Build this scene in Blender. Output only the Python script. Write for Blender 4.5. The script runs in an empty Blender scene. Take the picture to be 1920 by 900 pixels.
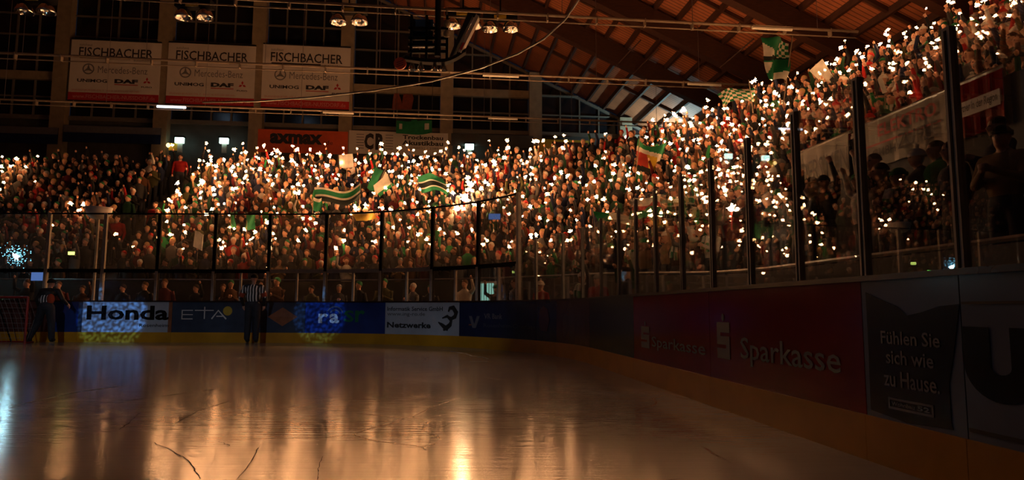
import bpy, bmesh, math, random
import numpy as np
from mathutils import Matrix, Vector
R = math.radians
random.seed(11); rng = np.random.default_rng(11)
SC = bpy.context.scene
COL = SC.collection
# ------------------------------------------------------------------ camera
EYE = .93; FPX = 1270.0; PITCH = R(5.9); ROLL = R(.2)
cam_d = bpy.data.cameras.new('camera'); cam = bpy.data.objects.new('camera', cam_d); COL.objects.link(cam)
cam_d.sensor_width = 36; cam_d.lens = FPX / 1920 * 36; cam_d.clip_start = .05; cam_d.clip_end = 300
CM = Matrix.Translation((0, 0, EYE)) @ Matrix.Rotation(math.pi/2 + PITCH, 4, 'X') @ Matrix.Rotation(ROLL, 4, 'Z')
cam.matrix_world = CM
SC.camera = cam
CMI = CM.inverted()
# ------------------------------------------------------------------ world, exposure, renderer behaviour
w = bpy.data.worlds.new('night'); SC.world = w; w.use_nodes = True
bg = w.node_tree.nodes['Background']; bg.inputs[0].default_value = (.25, .4, .8, 1); bg.inputs[1].default_value = .004
SC.view_settings.view_transform = 'Standard'; SC.view_settings.look = 'None'
SC.view_settings.gamma = 1; SC.view_settings.use_curve_mapping = False
SC.view_settings.exposure = 1.36
SC.cycles.max_bounces = 4; SC.cycles.diffuse_bounces = 2; SC.cycles.glossy_bounces = 3; SC.cycles.transmission_bounces = 2; SC.cycles.transparent_max_bounces = 10; SC.cycles.adaptive_threshold = .12; SC.cycles.adaptive_min_samples = 16
SC.cycles.sample_clamp_indirect = 2.5; SC.cycles.use_denoising = True; SC.cycles.use_light_tree = True
SC.cycles.caustics_reflective = True
BOARD_FILL = 650           # energy of each spot added to brighten the far boards
SPARK = 30.0          # radiance of burning sparkler heads

def lamp(name, kind, loc, energy, color, aim=None, size=.1, angle=None, blend=.3):
    d = bpy.data.lights.new(name, kind); d.energy = energy; d.color = color
    if kind == 'SPOT':
        d.spot_size = R(angle); d.spot_blend = blend; d.shadow_soft_size = size
    elif kind == 'POINT': d.shadow_soft_size = size
    elif kind == 'AREA': d.size = size
    o = bpy.data.objects.new(name, d); COL.objects.link(o); o.location = loc
    if aim is not None:
        o.rotation_euler = (Vector(aim) - Vector(loc)).to_track_quat('-Z', 'Y').to_euler()
    return o

# ------------------------------------------------------------------ plan of the hall
TH = R(6.5); CT, ST = math.cos(TH), math.sin(TH)
U = np.array([CT, ST]); V = np.array([-ST, CT])          # U: towards the side stand, V: down the rink
RAD = 8.0; U0 = 2.73; YF = 19.0
CY = YF - RAD; CX = ((U0 - RAD) - CY * ST) / CT
CEN = np.array([CX, CY]); ARC = RAD * (math.pi/2 - TH); TP = CEN + RAD * U; VT = float(TP @ V)
VW = 38.0                                                # gable wall
def path(s, o=0.0):
    if s <= 0: return np.array([CX + s, YF + o])
    if s < ARC:
        a = math.pi/2 - s / RAD
        return CEN + (RAD + o) * np.array([math.cos(a), math.sin(a)])
    return TP + U * o - V * (s - ARC)
def inv_path(x, y):
    p = np.array([x, y]); d = p - CEN; a = math.atan2(d[1], d[0])
    if a >= math.pi/2 or (x < CX and y > 0): return x - CX, y - YF
    if a <= TH: return ARC + VT - float(p @ V), float(p @ U) - U0
    return RAD * (math.pi/2 - a), float(np.hypot(*d)) - RAD
def normal(s):
    if s <= 0: return np.array([0., 1.])
    if s < ARC:
        a = math.pi/2 - s / RAD; return np.array([math.cos(a), math.sin(a)])
    return U
def uv(u, v, z): p = U * u + V * v; return (p[0], p[1], z)
def project(p):
    c = CMI @ Vector((float(p[0]), float(p[1]), float(p[2])))
    if c.z > -.05: return None
    return 960 + FPX * c.x / -c.z, 450 - FPX * c.y / -c.z, -c.z
def ray(px, py):
    d = CM.to_3x3() @ Vector(((px - 960) / FPX, (450 - py) / FPX, -1))
    return np.array(d), np.array(CM.translation)
def wall_hit(px, py, v=None):                            # -> u, z on a plane of constant v
    d, o = ray(px, py); v = VW if v is None else v
    t = v / float(d[:2] @ V); p = o + d * t
    return float(p[:2] @ U), float(p[2])
def board_hit(px, py, off=0.):                           # -> s, z on the rink boards (or a wall behind them)
    d, o = ray(px, py); lo, hi = .5, 60
    for _ in range(50):
        m = (lo + hi) / 2; p = o + d * m
        if inv_path(p[0], p[1])[1] > off: hi = m
        else: lo = m
    p = o + d * lo
    return inv_path(p[0], p[1])[0], float(p[2])
def smooth(a, b, x): t = min(1, max(0, (x - a) / (b - a))); return t * t * (3 - 2 * t)
O0 = 2.6; PITCH_ROW = .4
def z0(s): return .55 + .25 * smooth(7, 13, s)
def rake(s): return .79 - .09 * smooth(7, 13, s)
def wall_top(s): return 1.80 - .25 * smooth(7, 13, s)
def omax(s): return 9.5 + 3.0 * smooth(4, 14, s)
def terrace(s, o): return z0(s) + rake(s) * PITCH_ROW * max(0, math.floor((o - O0) / PITCH_ROW))
def stand_hit(px, py, h=1.2):                            # -> s, o, point on the terrace raised by h
    d, o = ray(px, py)
    for t in np.arange(4, 45, .05):
        p = o + d * t; s, off = inv_path(p[0], p[1])
        if off > O0 and p[2] <= z0(s) + rake(s) * (off - O0) + h: return s, off, p
    p = o + d * 30; s, off = inv_path(p[0], p[1]); return s, off, p

# ------------------------------------------------------------------ materials
M = {}
def nodes(name):
    m = bpy.data.materials.new(name); m.use_nodes = True; nt = m.node_tree
    return m, nt, nt.nodes, nt.links, nt.nodes['Principled BSDF']
def mat(name, col, rough=.6, metal=0., var=.15, scale=6., bump=0., spec=.5, stretch=None, emit=None, emit_s=0.):
    m, nt, N, L, P = nodes(name)
    P.inputs['Roughness'].default_value = rough; P.inputs['Metallic'].default_value = metal
    P.inputs['Specular IOR Level'].default_value = spec
    tc = N.new('ShaderNodeTexCoord'); mp = N.new('ShaderNodeMapping'); nz = N.new('ShaderNodeTexNoise')
    nz.inputs['Scale'].default_value = scale; nz.inputs['Detail'].default_value = 3
    if stretch: mp.inputs['Scale'].default_value = stretch
    L.new(tc.outputs['Object'], mp.inputs[0]); L.new(mp.outputs[0], nz.inputs[0])
    cr = N.new('ShaderNodeValToRGB'); c = np.array(col)
    cr.color_ramp.elements[0].position = .3; cr.color_ramp.elements[1].position = .7
    cr.color_ramp.elements[0].color = (*np.clip(c * (1 - var), 0, 1), 1); cr.color_ramp.elements[1].color = (*np.clip(c * (1 + var), 0, 1), 1)
    L.new(nz.outputs['Fac'], cr.inputs[0]); L.new(cr.outputs[0], P.inputs['Base Color'])
    if bump:
        b = N.new('ShaderNodeBump'); b.inputs['Strength'].default_value = bump; b.inputs['Distance'].default_value = .02
        L.new(nz.outputs['Fac'], b.inputs['Height']); L.new(b.outputs[0], P.inputs['Normal'])
    if emit:
        P.inputs['Emission Color'].default_value = (*emit, 1); P.inputs['Emission Strength'].default_value = emit_s
    M[name] = m; return m
def emitter(name, col, strength):
    m = bpy.data.materials.new(name); m.use_nodes = True; nt = m.node_tree; nt.nodes.clear()
    e = nt.nodes.new('ShaderNodeEmission'); e.inputs[0].default_value = (*col, 1); e.inputs[1].default_value = strength
    o = nt.nodes.new('ShaderNodeOutputMaterial'); nt.links.new(e.outputs[0], o.inputs[0]); M[name] = m; return m
def objcol(name, rough=.8, scale=40.):                   # cloth that takes each object's own colour
    m, nt, N, L, P = nodes(name); P.inputs['Roughness'].default_value = rough; P.inputs['Specular IOR Level'].default_value = .15
    oi = N.new('ShaderNodeObjectInfo'); nz = N.new('ShaderNodeTexNoise'); nz.inputs['Scale'].default_value = scale
    tc = N.new('ShaderNodeTexCoord'); L.new(tc.outputs['Object'], nz.inputs[0])
    mr = N.new('ShaderNodeMapRange'); mr.inputs['To Min'].default_value = .75; mr.inputs['To Max'].default_value = 1.2
    L.new(nz.outputs['Fac'], mr.inputs[0])
    mx = N.new('ShaderNodeVectorMath'); mx.operation = 'SCALE'
    L.new(oi.outputs['Color'], mx.inputs[0]); L.new(mr.outputs[0], mx.inputs['Scale']); L.new(mx.outputs[0], P.inputs['Base Color'])
    M[name] = m; return m
mat('concrete', (.10, .095, .09), .8, var=.25, scale=3, bump=.2)
mat('dark_wall', (.06, .058, .055), .75, var=.2, scale=2)
mat('column', (.25, .195, .125), .7, var=.15, scale=3)
mat('mullion', (.13, .115, .095), .5, var=.1)
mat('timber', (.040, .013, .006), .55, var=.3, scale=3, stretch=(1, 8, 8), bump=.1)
mat('purlin', (.045, .015, .007), .6, var=.3, scale=4)
mat('steel', (.35, .34, .33), .38, 1., var=.1)
mat('galvanised', (.42, .385, .33), .5, .0, var=.15, scale=8)
mat('black_metal', (.012, .012, .013), .75, var=.2, spec=.12)
mat('black', (.012, .012, .013), .6, var=.2)
mat('white_print', (.70, .66, .62), .5, var=.06, scale=2)
mat('banner_white', (.60, .55, .50), .55, var=.07, scale=1.2, bump=.05)
mat('banner_shaded', (.32, .28, .22), .6, var=.08, scale=1.5)  # darker copy of the white banner, side stand's weak light put into colour
mat('ink', (.02, .018, .018), .6, var=.1)
mat('ink_grey', (.16, .15, .15), .6, var=.1)
mat('red_print', (.45, .02, .018), .5, var=.1)
mat('pale_red', (.55, .22, .2), .5, var=.1)
mat('orange_print', (.62, .085, .015), .5, var=.12, scale=2)
mat('yellow_board', (.62, .27, .01), .35, var=.12, scale=2)
mat('yellow_sign', (.55, .38, .03), .5, var=.1)
mat('board_blue', (.02, .045, .20), .25, var=.15, scale=3)
mat('board_navy', (.012, .022, .07), .25, var=.15, scale=3)
mat('board_slate', (.05, .065, .10), .25, var=.15, scale=3)
mat('board_white', (.45, .46, .50), .22, var=.08, scale=3)
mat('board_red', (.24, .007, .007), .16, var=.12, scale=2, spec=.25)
mat('board_white_shaded', (.20, .22, .27), .18, var=.08, scale=3, spec=.25)  # white board darkened, weaker light on the near side put into the colour
mat('board_brown', (.10, .035, .028), .25, var=.2, scale=2)
mat('board_dark', (.03, .028, .025), .25, var=.2, scale=2)
mat('board_black', (.012, .007, .006), .25, var=.2, scale=2, spec=.2)
mat('print_grey', (.13, .13, .15), .4, var=.1)
mat('print_rust', (.30, .10, .04), .4, var=.2)
mat('cap_rail', (.035, .012, .008), .25, var=.2)
mat('chrome', (.8, .8, .8), .12, 1., var=.05)
mat('armband', (.35, .05, .015), .8, var=.2)
mat('rail_metal', (.24, .185, .135), .5, .2, var=.2, scale=3)
mat('ice_gouge', (.03, .022, .018), .95, var=.4, scale=9, spec=.02)
mat('ice_ridge', (.34, .32, .30), .5, var=.3, scale=9)
mat('flame_red', (.16, .03, .012), .5, var=.3)
mat('rubber', (.02, .02, .02), .6)
mat('night_glass', (.008, .009, .012), .12, var=.1)
mat('net_white', (.35, .33, .32), .8)
mat('goal_red', (.30, .015, .012), .4)
mat('skin', (.50, .27, .18), .55, var=.08, scale=12)
mat('eye', (.03, .02, .018), .3)
mat('lip', (.38, .13, .10), .5)
mat('trousers', (.02, .022, .03), .8, var=.25)
mat('shoe', (.015, .014, .013), .6)
mat('scarf_green', (.03, .20, .08), .9, var=.15, scale=30)
mat('scarf_white', (.6, .56, .5), .9, var=.1, scale=30)
mat('tube_off', (.75, .70, .62), .35, var=.04)
objcol('jacket'); objcol('headwear', .9, 60)
emitter('spark', (1, .44, .17), SPARK)
emitter('flare', (1, .60, .30), 100.)
emitter('cool_flash', (.45, .85, 1), 70.)
emitter('cold_spark', (.2, .7, 1), 1.6)  # glow for specks that stand in for light scattered by scratched glass
emitter('exit_lamp', (.62, 1, .86), 1.5)
emitter('tube_lit', (.75, .85, 1), 1.2)
emitter('door_light', (.38, .82, .66), .3)
emitter('teal_lamp', (.35, .95, 1), .7)
emitter('green_led', (.2, 1, .1), 1.)
emitter('lime_led', (.75, 1, .2), 1.2)
emitter('screen_blue', (.16, .32, .85), .2)
emitter('warm_bulb', (1, .62, .2), 1.5)

def ice_material():
    m, nt, N, L, P = nodes('ice')
    tc = N.new('ShaderNodeTexCoord')
    nz = N.new('ShaderNodeTexNoise'); nz.inputs['Scale'].default_value = .55; nz.inputs['Detail'].default_value = 5; L.new(tc.outputs['Object'], nz.inputs[0])
    cr = N.new('ShaderNodeValToRGB'); cr.color_ramp.elements[0].color = (.20, .195, .195, 1); cr.color_ramp.elements[1].color = (.32, .315, .32, 1)
    cr.color_ramp.elements[0].position = .3; cr.color_ramp.elements[1].position = .7; L.new(nz.outputs['Fac'], cr.inputs[0])
    # skate cuts: distorted cell edges, thin and dark
    n2 = N.new('ShaderNodeTexNoise'); n2.inputs['Scale'].default_value = .5; n2.inputs['Detail'].default_value = 2; L.new(tc.outputs['Object'], n2.inputs[0])
    ad = N.new('ShaderNodeMixRGB'); ad.blend_type = 'ADD'; ad.inputs[0].default_value = 1.3; L.new(tc.outputs['Object'], ad.inputs[1]); L.new(n2.outputs['Color'], ad.inputs[2])
    vo = N.new('ShaderNodeTexVoronoi'); vo.feature = 'DISTANCE_TO_EDGE'; vo.inputs['Scale'].default_value = .42; L.new(ad.outputs[0], vo.inputs[0])
    cu = N.new('ShaderNodeMapRange'); cu.inputs['From Min'].default_value = .0; cu.inputs['From Max'].default_value = .006; L.new(vo.outputs[0], cu.inputs[0])
    n3 = N.new('ShaderNodeTexNoise'); n3.inputs['Scale'].default_value = .8; n3.inputs['Detail'].default_value = 4; L.new(tc.outputs['Object'], n3.inputs[0])
    gate = N.new('ShaderNodeMapRange'); gate.inputs['From Min'].default_value = .50; gate.inputs['From Max'].default_value = .60; L.new(n3.outputs['Fac'], gate.inputs[0])
    inv = N.new('ShaderNodeMath'); inv.operation = 'SUBTRACT'; inv.inputs[0].default_value = 1; L.new(cu.outputs[0], inv.inputs[1])
    cut = N.new('ShaderNodeMath'); cut.operation = 'MULTIPLY'; L.new(inv.outputs[0], cut.inputs[0]); L.new(gate.outputs[0], cut.inputs[1])
    mx = N.new('ShaderNodeMixRGB'); mx.inputs[2].default_value = (.05, .042, .04, 1); L.new(cut.outputs[0], mx.inputs[0]); L.new(cr.outputs[0], mx.inputs[1])
    L.new(mx.outputs[0], P.inputs['Base Color'])
    ro = N.new('ShaderNodeMapRange'); ro.inputs['To Min'].default_value = .12; ro.inputs['To Max'].default_value = .19
    L.new(nz.outputs['Fac'], ro.inputs[0])
    rr = N.new('ShaderNodeMath'); rr.operation = 'ADD'; L.new(ro.outputs[0], rr.inputs[0])
    r3 = N.new('ShaderNodeMath'); r3.operation = 'MULTIPLY'; r3.inputs[1].default_value = .12; L.new(cut.outputs[0], r3.inputs[0]); L.new(r3.outputs[0], rr.inputs[1])
    L.new(rr.outputs[0], P.inputs['Roughness'])
    P.inputs['IOR'].default_value = 1.45; P.inputs['Specular IOR Level'].default_value = .75
    bn = N.new('ShaderNodeTexNoise'); bn.inputs['Scale'].default_value = 1; bn.inputs['Detail'].default_value = 3
    bm_ = N.new('ShaderNodeMapping'); bm_.inputs['Rotation'].default_value = (0, 0, -TH); bm_.inputs['Scale'].default_value = (1.6, 22, 1); L.new(tc.outputs['Object'], bm_.inputs[0]); L.new(bm_.outputs[0], bn.inputs[0])
    b = N.new('ShaderNodeBump'); b.inputs['Strength'].default_value = .16; b.inputs['Distance'].default_value = .01; L.new(bn.outputs['Fac'], b.inputs['Height'])
    b2 = N.new('ShaderNodeBump'); b2.inputs['Strength'].default_value = .15; b2.inputs['Distance'].default_value = .004; b2.invert = True
    L.new(cut.outputs[0], b2.inputs['Height']); L.new(b.outputs[0], b2.inputs['Normal']); L.new(b2.outputs[0], P.inputs['Normal'])
    M['ice'] = m
ice_material()
def pane_material(name, tint, haze, scratch):
    m = bpy.data.materials.new(name); m.use_nodes = True; nt = m.node_tree; N, L = nt.nodes, nt.links; N.clear()
    out = N.new('ShaderNodeOutputMaterial'); tr = N.new('ShaderNodeBsdfTransparent'); tr.inputs[0].default_value = (*tint, 1)
    gl = N.new('ShaderNodeBsdfGlossy'); gl.inputs['Roughness'].default_value = .006; gl.inputs[0].default_value = (.9, .92, .95, 1)
    df = N.new('ShaderNodeBsdfDiffuse'); df.inputs[0].default_value = (.5, .48, .45, 1)
    tl = N.new('ShaderNodeBsdfTranslucent'); tl.inputs[0].default_value = (.5, .48, .45, 1)
    ha = N.new('ShaderNodeMixShader'); ha.inputs[0].default_value = .65; L.new(df.outputs[0], ha.inputs[1]); L.new(tl.outputs[0], ha.inputs[2])
    tc = N.new('ShaderNodeTexCoord'); mp = N.new('ShaderNodeMapping'); mp.inputs['Scale'].default_value = (1, 1, .35); L.new(tc.outputs['Object'], mp.inputs[0])
    nz = N.new('ShaderNodeTexNoise'); nz.inputs['Scale'].default_value = 14; nz.inputs['Detail'].default_value = 3; nz.inputs['Roughness'].default_value = .8; L.new(mp.outputs[0], nz.inputs[0])
    mr = N.new('ShaderNodeMapRange'); mr.inputs['From Min'].default_value = .56; mr.inputs['From Max'].default_value = .74
    mr.inputs['To Min'].default_value = haze; mr.inputs['To Max'].default_value = haze + scratch; L.new(nz.outputs['Fac'], mr.inputs[0])
    m1 = N.new('ShaderNodeMixShader'); L.new(mr.outputs[0], m1.inputs[0]); L.new(tr.outputs[0], m1.inputs[1]); L.new(ha.outputs[0], m1.inputs[2])
    lw = N.new('ShaderNodeLayerWeight'); lw.inputs['Blend'].default_value = .25
    fr = N.new('ShaderNodeMath'); fr.operation = 'MULTIPLY'; fr.inputs[1].default_value = .4; L.new(lw.outputs['Fresnel'], fr.inputs[0])
    m2 = N.new('ShaderNodeMixShader'); L.new(fr.outputs[0], m2.inputs[0]); L.new(m1.outputs[0], m2.inputs[1]); L.new(gl.outputs[0], m2.inputs[2])
    L.new(m2.outputs[0], out.inputs[0]); M[name] = m
def cloth_material(name, col, thru=.3):
    mat(name, col, .8, var=.15, scale=5); m = M[name]; N, L = m.node_tree.nodes, m.node_tree.links; P = N['Principled BSDF']; out = N['Material Output']
    tl = N.new('ShaderNodeBsdfTranslucent'); mx = N.new('ShaderNodeMixShader'); mx.inputs[0].default_value = thru
    L.new(P.inputs['Base Color'].links[0].from_socket, tl.inputs[0]); L.new(P.outputs[0], mx.inputs[1]); L.new(tl.outputs[0], mx.inputs[2]); L.new(mx.outputs[0], out.inputs[0])
for nm_, c_ in (('flag_green', (.015, .22, .085)), ('flag_white', (.72, .70, .62)), ('flag_dark', (.012, .02, .016)), ('flag_red', (.45, .05, .03)), ('paper', (.8, .8, .74))): cloth_material(nm_, c_)
pane_material('pane_scuffed', (.86, .85, .83), .022, .14)
pane_material('pane_clear', (.93, .93, .93), .008, .04)
def deck_material():
    m, nt, N, L, P = nodes('deck'); P.inputs['Roughness'].default_value = .6
    tc = N.new('ShaderNodeTexCoord'); mp = N.new('ShaderNodeMapping'); mp.inputs['Rotation'].default_value = (0, 0, -TH); L.new(tc.outputs['Object'], mp.inputs[0])
    wv = N.new('ShaderNodeTexWave'); wv.bands_direction = 'Y'; wv.inputs['Scale'].default_value = 1.5; wv.inputs['Distortion'].default_value = .2; L.new(mp.outputs[0], wv.inputs[0])
    nz = N.new('ShaderNodeTexNoise'); nz.inputs['Scale'].default_value = 1.1; L.new(tc.outputs['Object'], nz.inputs[0])
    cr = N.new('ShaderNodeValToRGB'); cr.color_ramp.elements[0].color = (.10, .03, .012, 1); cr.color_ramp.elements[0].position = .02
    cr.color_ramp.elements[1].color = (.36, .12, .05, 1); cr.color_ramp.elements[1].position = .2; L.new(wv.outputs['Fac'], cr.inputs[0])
    hs = N.new('ShaderNodeHueSaturation'); mr = N.new('ShaderNodeMapRange'); mr.inputs['To Min'].default_value = .55; mr.inputs['To Max'].default_value = 1.4; L.new(nz.outputs['Fac'], mr.inputs[0])
    L.new(mr.outputs[0], hs.inputs['Value']); L.new(cr.outputs[0], hs.inputs['Color']); L.new(hs.outputs[0], P.inputs['Base Color'])
    M['deck'] = m
deck_material()
def stripes_material():
    m, nt, N, L, P = nodes('striped_jersey'); P.inputs['Roughness'].default_value = .8
    tc = N.new('ShaderNodeTexCoord'); wv = N.new('ShaderNodeTexWave'); wv.bands_direction = 'X'; wv.inputs['Scale'].default_value = 4.2
    L.new(tc.outputs['Object'], wv.inputs[0]); cr = N.new('ShaderNodeValToRGB'); cr.color_ramp.interpolation = 'CONSTANT'
    cr.color_ramp.elements[0].color = (.012, .012, .013, 1); cr.color_ramp.elements[1].position = .62; cr.color_ramp.elements[1].color = (.75, .73, .7, 1)
    L.new(wv.outputs['Fac'], cr.inputs[0]); L.new(cr.outputs[0], P.inputs['Base Color']); M['striped_jersey'] = m
stripes_material()
def attr_material():
    m, nt, N, L, P = nodes('crowd_cloth'); P.inputs['Roughness'].default_value = .75; P.inputs['Specular IOR Level'].default_value = .15
    a = N.new('ShaderNodeAttribute'); a.attribute_name = 'tone'; nz = N.new('ShaderNodeTexNoise'); nz.inputs['Scale'].default_value = 14
    tc = N.new('ShaderNodeTexCoord'); L.new(tc.outputs['Object'], nz.inputs[0])
    mr = N.new('ShaderNodeMapRange'); mr.inputs['To Min'].default_value = .75; mr.inputs['To Max'].default_value = 1.25; L.new(nz.outputs['Fac'], mr.inputs[0])
    mx = N.new('ShaderNodeVectorMath'); mx.operation = 'SCALE'; L.new(a.outputs['Color'], mx.inputs[0]); L.new(mr.outputs[0], mx.inputs['Scale'])
    L.new(mx.outputs[0], P.inputs['Base Color']); M['crowd_cloth'] = m
attr_material()

# ------------------------------------------------------------------ object helpers
def link(name, me, parent=None):
    o = bpy.data.objects.new(name, me); COL.objects.link(o)
    if parent is not None: o.parent = parent
    return o
def tag(o, label=None, cat=None, group=None, kind=None):
    if label: o['label'] = label
    if cat: o['category'] = cat
    if group: o['group'] = group
    if kind: o['kind'] = kind
    return o
def empty(name, loc, label=None, cat=None, group=None, kind=None):
    o = bpy.data.objects.new(name, None); COL.objects.link(o); o.location = loc; o.empty_display_size = .1
    return tag(o, label, cat, group, kind)
def mesh(name, Vs, Fs, material, parent=None, smooth_=False, mats=None, idx=None):
    Vs = np.asarray(Vs, float).reshape(-1, 3)
    if parent is not None:
        off = np.zeros(3); p = parent
        while p is not None: off += np.array(p.location); p = p.parent
        loc = None; Vs = Vs - off
    else:
        loc = np.array([Vs[:, 0].mean(), Vs[:, 1].mean(), Vs[:, 2].min()]); Vs = Vs - loc
    me = bpy.data.meshes.new(name); me.from_pydata([tuple(v) for v in Vs], [], [tuple(int(i) for i in f) for f in Fs])
    for mm in (mats or [material]): me.materials.append(M[mm])
    if idx is not None: me.polygons.foreach_set('material_index', list(idx))
    if smooth_: me.polygons.foreach_set('use_smooth', [True] * len(me.polygons))
    me.update()
    o = link(name, me, parent)
    if loc is not None: o.location = loc
    return o
BOXF = [(0, 3, 2, 1), (4, 5, 6, 7), (0, 1, 5, 4), (1, 2, 6, 5), (2, 3, 7, 6), (3, 0, 4, 7)]
def slab(f, a0, a1, h0, h1, t0, t1, n=1):                # a box in a frame f(a, h, t), cut n times along a
    Vs, Fs = [], []
    for i in range(n + 1):
        a = a0 + (a1 - a0) * i / n
        Vs += [f(a, h0, t0), f(a, h1, t0), f(a, h1, t1), f(a, h0, t1)]
    for i in range(n):
        b = 4 * i
        for j in range(4): Fs.append((b + j, b + (j + 1) % 4, b + 4 + (j + 1) % 4, b + 4 + j))
    Fs.append((3, 2, 1, 0)); e = 4 * n; Fs.append((e, e + 1, e + 2, e + 3))
    return Vs, Fs
def merge(*parts):
    Vs, Fs = [], []
    for v, f in parts:
        b = len(Vs); Vs += [tuple(x) for x in v]; Fs += [tuple(i + b for i in q) for q in f]
    return Vs, Fs
def tube(pts, r, n=8, r2=None):
    pts = [np.array(p, float) for p in pts]; Vs, Fs = [], []
    k = len(pts)
    for i, p in enumerate(pts):
        d = pts[min(i + 1, k - 1)] - pts[max(i - 1, 0)]; d /= np.linalg.norm(d)
        x = np.cross(d, (0, 0, 1) if abs(d[2]) < .9 else (1, 0, 0)); x /= np.linalg.norm(x); y = np.cross(d, x)
        rr = r if r2 is None else r + (r2 - r) * i / (k - 1)
        for j in range(n):
            a = 2 * math.pi * j / n; Vs.append(p + rr * (math.cos(a) * x + math.sin(a) * y))
    for i in range(k - 1):
        for j in range(n): Fs.append((i*n + j, i*n + (j+1) % n, (i+1)*n + (j+1) % n, (i+1)*n + j))
    Fs.append(tuple(range(n))[::-1]); Fs.append(tuple((k-1)*n + j for j in range(n)))
    return Vs, Fs
def lathe(prof, c, n=16):                                # profile of (r, z) round a vertical axis at c
    Vs, Fs = [], []
    for r, z in prof:
        for j in range(n):
            a = 2 * math.pi * j / n; Vs.append((c[0] + r * math.cos(a), c[1] + r * math.sin(a), c[2] + z))
    for i in range(len(prof) - 1):
        for j in range(n): Fs.append((i*n + j, i*n + (j+1) % n, (i+1)*n + (j+1) % n, (i+1)*n + j))
    return Vs, Fs
# frames: (along, height, out towards the viewer)
def f_board(a, h, t): p = path(a, -t); return (p[0], p[1], h)
def f_wall(a, h, t): p = U * a + V * (VW - t); return (p[0], p[1], h)
UB = 7.5
def f_side(a, h, t): p = U * (UB - t) - V * a; return (p[0], p[1], h)
def text_geo(txt, box, bold=0., shear=0.):
    cu = bpy.data.curves.new('t', 'FONT'); cu.body = txt; cu.resolution_u = 2; cu.offset = bold; cu.shear = shear
    ob = bpy.data.objects.new('t', cu); me = ob.to_mesh()
    P = np.array([v.co[:2] for v in me.vertices]); F = [tuple(p.vertices) for p in me.polygons]
    ob.to_mesh_clear(); bpy.data.objects.remove(ob); bpy.data.curves.remove(cu)
    lo, hi = P.min(0), P.max(0); x0, y0, x1, y1 = box
    P = (P - lo) / (hi - lo) * np.array([x1 - x0, y1 - y0]) + np.array([x0, y0])
    return P, F
def decal(name, f, P, F, t, material, parent):
    return mesh(name, [f(p[0], p[1], t) for p in P], F, material, parent)
def lettering(f, txt, box, material, parent, t=.012, bold=0., shear=0., name='lettering'):
    if len(txt) == 2:                                    # two big characters: one piece each
        m_ = (box[0] + box[2]) / 2; g_ = (box[2] - box[0]) * .03
        lettering(f, txt[0], (box[0], box[1], m_ - g_, box[3]), material, parent, t, bold, shear); return lettering(f, txt[1], (m_ + g_, box[1], box[2], box[3]), material, parent, t, bold, shear)
    P, F = text_geo(txt, box, bold, shear); return decal(name, f, P, F, t, material, parent)
def poly(name, f, pts, material, parent, t=.012): return decal(name, f, pts, [tuple(range(len(pts)))], t, material, parent)
def bar2(x0, y0, x1, y1): return [(x0, y0), (x1, y0), (x1, y1), (x0, y1)]
def ribbon(pts, ws):
    P, F = [], []; pts = [np.array(p, float) for p in pts]
    for i, p in enumerate(pts):
        d = pts[min(i+1, len(pts)-1)] - pts[max(i-1, 0)]; d /= np.linalg.norm(d) + 1e-9; n = np.array([-d[1], d[0]])
        P += [p + n * ws[i] / 2, p - n * ws[i] / 2]
        if i: F.append((2*i-2, 2*i-1, 2*i+1, 2*i))
    return P, F
def ring2(cx, cy, r, wd, n=28, a0=0, a1=2*math.pi, asp=1.):
    pts = [(cx + r * asp * math.cos(a0 + (a1-a0)*i/n), cy + r * math.sin(a0 + (a1-a0)*i/n)) for i in range(n + 1)]
    return ribbon(pts, [wd] * (n + 1))
# ================================================================== THE SETTING
S_L, S_R = -25.0, 26.0
def s_list(a, b, arc_step=.35):
    L_ = [a]
    if a < 0: L_ += list(np.arange(max(a, -30) + 2, -.5, 3.0)) + [0.0]
    L_ += [x for x in np.arange(0, ARC, arc_step) if a < x < b]
    if b > ARC: L_ += [ARC] + list(np.arange(ARC + 1.5, b - .5, 2.0))
    L_.append(b); return sorted(set(round(float(x), 4) for x in L_ if a <= x <= b))
# ice sheet
pts = [path(s, .02) for s in s_list(S_L, S_R)] + [U * (U0 + .02) + V * -14, U * -34 + V * -14, U * -34 + V * 21]
floor = mesh('floor', [(p[0], p[1], 0) for p in pts], [tuple(range(len(pts)))[::-1]], 'ice'); tag(floor, kind='structure')
fl2 = mesh('concourse_floor', [uv(-36, -14, -.03), uv(20, -14, -.03), uv(20, 40, -.03), uv(-36, 40, -.03)], [(0, 1, 2, 3)], 'concrete'); tag(fl2, kind='structure')
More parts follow.
